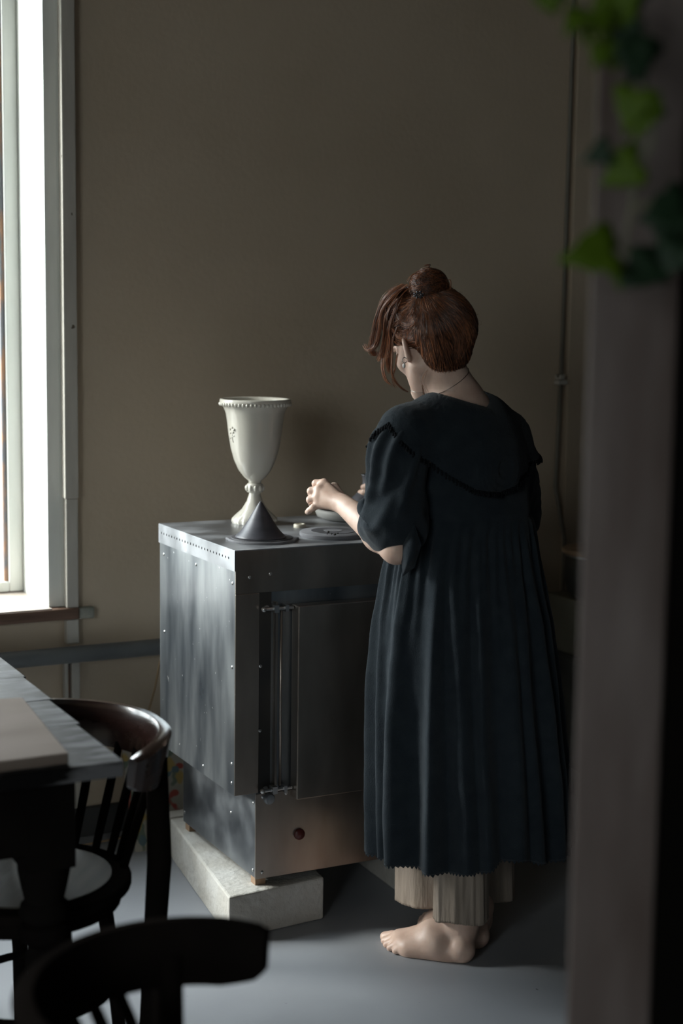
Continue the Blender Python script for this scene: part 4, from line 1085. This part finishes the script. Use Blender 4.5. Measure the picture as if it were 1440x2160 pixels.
# strands wrapping the bun
for i in range(760):
    ax = unit(vec(rn.gauss(0, .45), rn.gauss(0, .45), rn.gauss(0, 1))); u1 = unit(np.cross(ax, vec(.3, .8, .1))); u2 = np.cross(ax, u1)
    h_ = rn.uniform(-.024, .026); R0 = math.sqrt(max(.0425**2-h_**2, .0001))+rn.uniform(-.001, .003); a0_ = rn.uniform(0, 6.3); sp_ = rn.uniform(1.2, 3.4)
    pts = [bunc+ax*(h_+.004*math.sin(k*.5))+(u1*math.cos(a0_+sp_*k/15)+u2*math.sin(a0_+sp_*k/15))*R0 for k in range(16)]
    (cur_l if rn.random() < .4 else cur_d).append((pts, rn.uniform(.0004, .0008)))
# locks swept back over the side of the head, laid on the hair surface
def surf(px, py):
    t = np.linspace(3.45, 3.75, 160); p = np.array([V(px, py, a) for a in t]); i = np.where(Hf.sample(p) < 0)[0]
    return p[i[0]] if len(i) else V(px, py, 3.62)
def swept(poly, n, sp, rise, light):
    base = [surf(x, y) for x, y in poly]; L_ = len(base)
    for s in range(n):
        o1 = rn.gauss(0, sp); pts = []; dp = rn.uniform(0, rise); e0 = rn.uniform(0, .12); e1 = rn.uniform(.85, 1)
        for k in range(24):
            u = (e0+(e1-e0)*k/23)*(L_-1); i = min(int(u), L_-2); f = u-i
            a, b, c, d = base[max(i-1, 0)], base[i], base[i+1], base[min(i+2, L_-1)]
            q_ = .5*((2*b)+(c-a)*f+(2*a-5*b+4*c-d)*f*f+(3*b-a-3*c+d)*f**3)
            tg = unit(c-b); sd_ = unit(np.cross(tg, unit(q_-hc0)))
            q_ = q_+sd_*o1*(.6+.5*math.sin(k*.25+s))
            pts.append(hc0+(q_-hc0)*(1+.008)+unit(q_-hc0)*dp*math.sin(PI*(k+1)/25))
        (cur_l if rn.random() < light else cur_d).append((pts, rn.uniform(.0004, .0008)))
swept([(812, 648), (816, 680), (836, 706), (862, 714), (884, 694), (892, 660), (886, 632)], 170, .010, .002, .5)
swept([(826, 630), (834, 662), (856, 684), (876, 672), (884, 646), (884, 628)], 120, .008, .002, .5)
swept([(814, 672), (820, 704), (840, 726), (874, 736), (906, 716), (908, 670), (892, 632)], 170, .009, .002, .4)
swept([(860, 600), (838, 622), (820, 655), (815, 690)], 130, .009, .003, .7)
swept([(870, 604), (850, 620), (836, 645), (828, 680)], 90, .008, .003, .6)
swept([(992, 728), (985, 690), (955, 652), (905, 630)], 110, .012, .002, .2)
swept([(965, 758), (965, 710), (935, 660), (898, 632)], 110, .012, .002, .2)
# loose front locks and flyaways, drawn as photo polylines at their depth
def lock(poly, v0, v1, n, spread, r=(.0003, .0006), light=.6):
    pp_ = [V(x, y, v0+(v1-v0)*i/(len(poly)-1)) for i, (x, y) in enumerate(poly)]
    for s in range(n):
        o1 = vec(rn.gauss(0, spread), rn.gauss(0, spread), rn.gauss(0, spread*.4)); o2 = vec(rn.gauss(0, spread), rn.gauss(0, spread), rn.gauss(0, spread*.5))
        pts = []; L_ = len(pp_)
        ex_ = rn.uniform(.8, 1.0)
        for k in range(22):
            u = k/21*(L_-1)*ex_; i = min(int(u), L_-2); f = u-i
            a, b, c, d = pp_[max(i-1, 0)], pp_[i], pp_[i+1], pp_[min(i+2, L_-1)]
            q_ = .5*((2*b)+(c-a)*f+(2*a-5*b+4*c-d)*f*f+(3*b-a-3*c+d)*f**3); t = k/21
            pts.append(q_+o1*(1-t)*.8+o2*t*1.3+o1*math.sin(t*6+s)*.25)
        (cur_l if rn.random() < light else cur_d).append((pts, rn.uniform(*r)))
lock([(850, 600), (815, 625), (797, 665), (790, 700), (784, 735), (790, 748), (800, 742)], 3.60, 3.70, 90, .0035)
lock([(845, 612), (808, 650), (800, 700), (792, 730), (778, 738), (769, 726)], 3.60, 3.68, 60, .0030)
lock([(840, 630), (815, 670), (812, 710), (806, 745), (800, 762)], 3.60, 3.67, 70, .0035)
lock([(835, 650), (822, 690), (822, 730), (818, 760), (822, 790)], 3.58, 3.64, 90, .0026)
lock([(838, 690), (829, 715), (827, 750), (826, 785), (834, 805), (848, 820), (862, 828)], 3.57, 3.60, 34, .0010, (.0004, .0007), .4)
lock([(812, 730), (806, 770), (812, 800), (828, 815)], 3.66, 3.64, 16, .0022)
lock([(838, 745), (833, 775), (828, 800), (836, 820)], 3.57, 3.62, 8, .0015)
lock([(890, 812), (893, 835), (892, 860)], 3.56, 3.56, 5, .0012)
lock([(965, 770), (985, 800), (1010, 830)], 3.58, 3.60, 7, .004, (.0002, .0003))
lock([(930, 600), (948, 590), (950, 606), (943, 612)], 3.58, 3.58, 6, .0012, (.0003, .0005))
lock([(900, 572), (905, 558), (893, 563)], 3.60, 3.60, 12, .0015)
lock([(885, 572), (868, 582), (858, 598)], 3.60, 3.60, 10, .002)
lock([(900, 780), (890, 805), (903, 835)], 3.54, 3.52, 6, .003, (.0002, .0003))
for i in range(70):   # flyaways round the outline
    a = rn.uniform(0, 2*PI); c_ = bunc if i % 3 == 0 else hc0; R0 = .042 if i % 3 == 0 else .10
    p = c_+vec(math.cos(a), rn.uniform(-.3, .3), abs(math.sin(a)) if i % 3 else math.sin(a))*R0
    d1 = unit(vec(rn.gauss(0, 1), rn.gauss(0, 1), rn.gauss(0, .6))); d2 = unit(p-c_)
    cur_l.append(([p-d2*.01+d1*.028*t+d2*.012*math.sin(t*3) for t in np.linspace(0, 1, 9)], .00022))
strand_mesh('dark_strands', cur_d, M['hair'])
strand_mesh('highlight_strands', cur_l, M['hair_highlight'])  # painted highlights, larger share on the lit front locks
# clip, earring, necklace
cb2 = MB(); cp = V(883, 622, 3.555)
for i in range(16):
    a = 2*PI*i/16; rr = .010 if i % 2 else .006
    cb2.ball(tuple(to_world(cp+vec(rr*math.cos(a), 0, rr*.7*math.sin(a)))), .0026, 6, 4)
cb2.build('hair_clip', mat('black_sequin', (.03, .03, .035, 1), rough=.15, coat=1), woman, smooth=True)
er = V(853, 760, 3.555)
e_ = MB().tube([tuple(to_world(er+vec(.0050*math.cos(a), .002*math.sin(a), .0062*math.sin(a)))) for a in np.linspace(.6, 2*PI-.2, 16)], .0009, 6)
e_.build('ear_hoop', M['silver'], woman, smooth=True)
MB().ball(tuple(to_world(er+vec(-.001, 0, -.0125))), (.0036, .0036, .0056), 12, 8).build('pearl_drop', M['pearl'], woman, smooth=True)
# necklace: hugs the neck
nk = [tuple(to_world(p)) for p in NKP]
MB().tube(nk, .0007, 5, cap=False).build('necklace', M['silver'], woman, smooth=True)
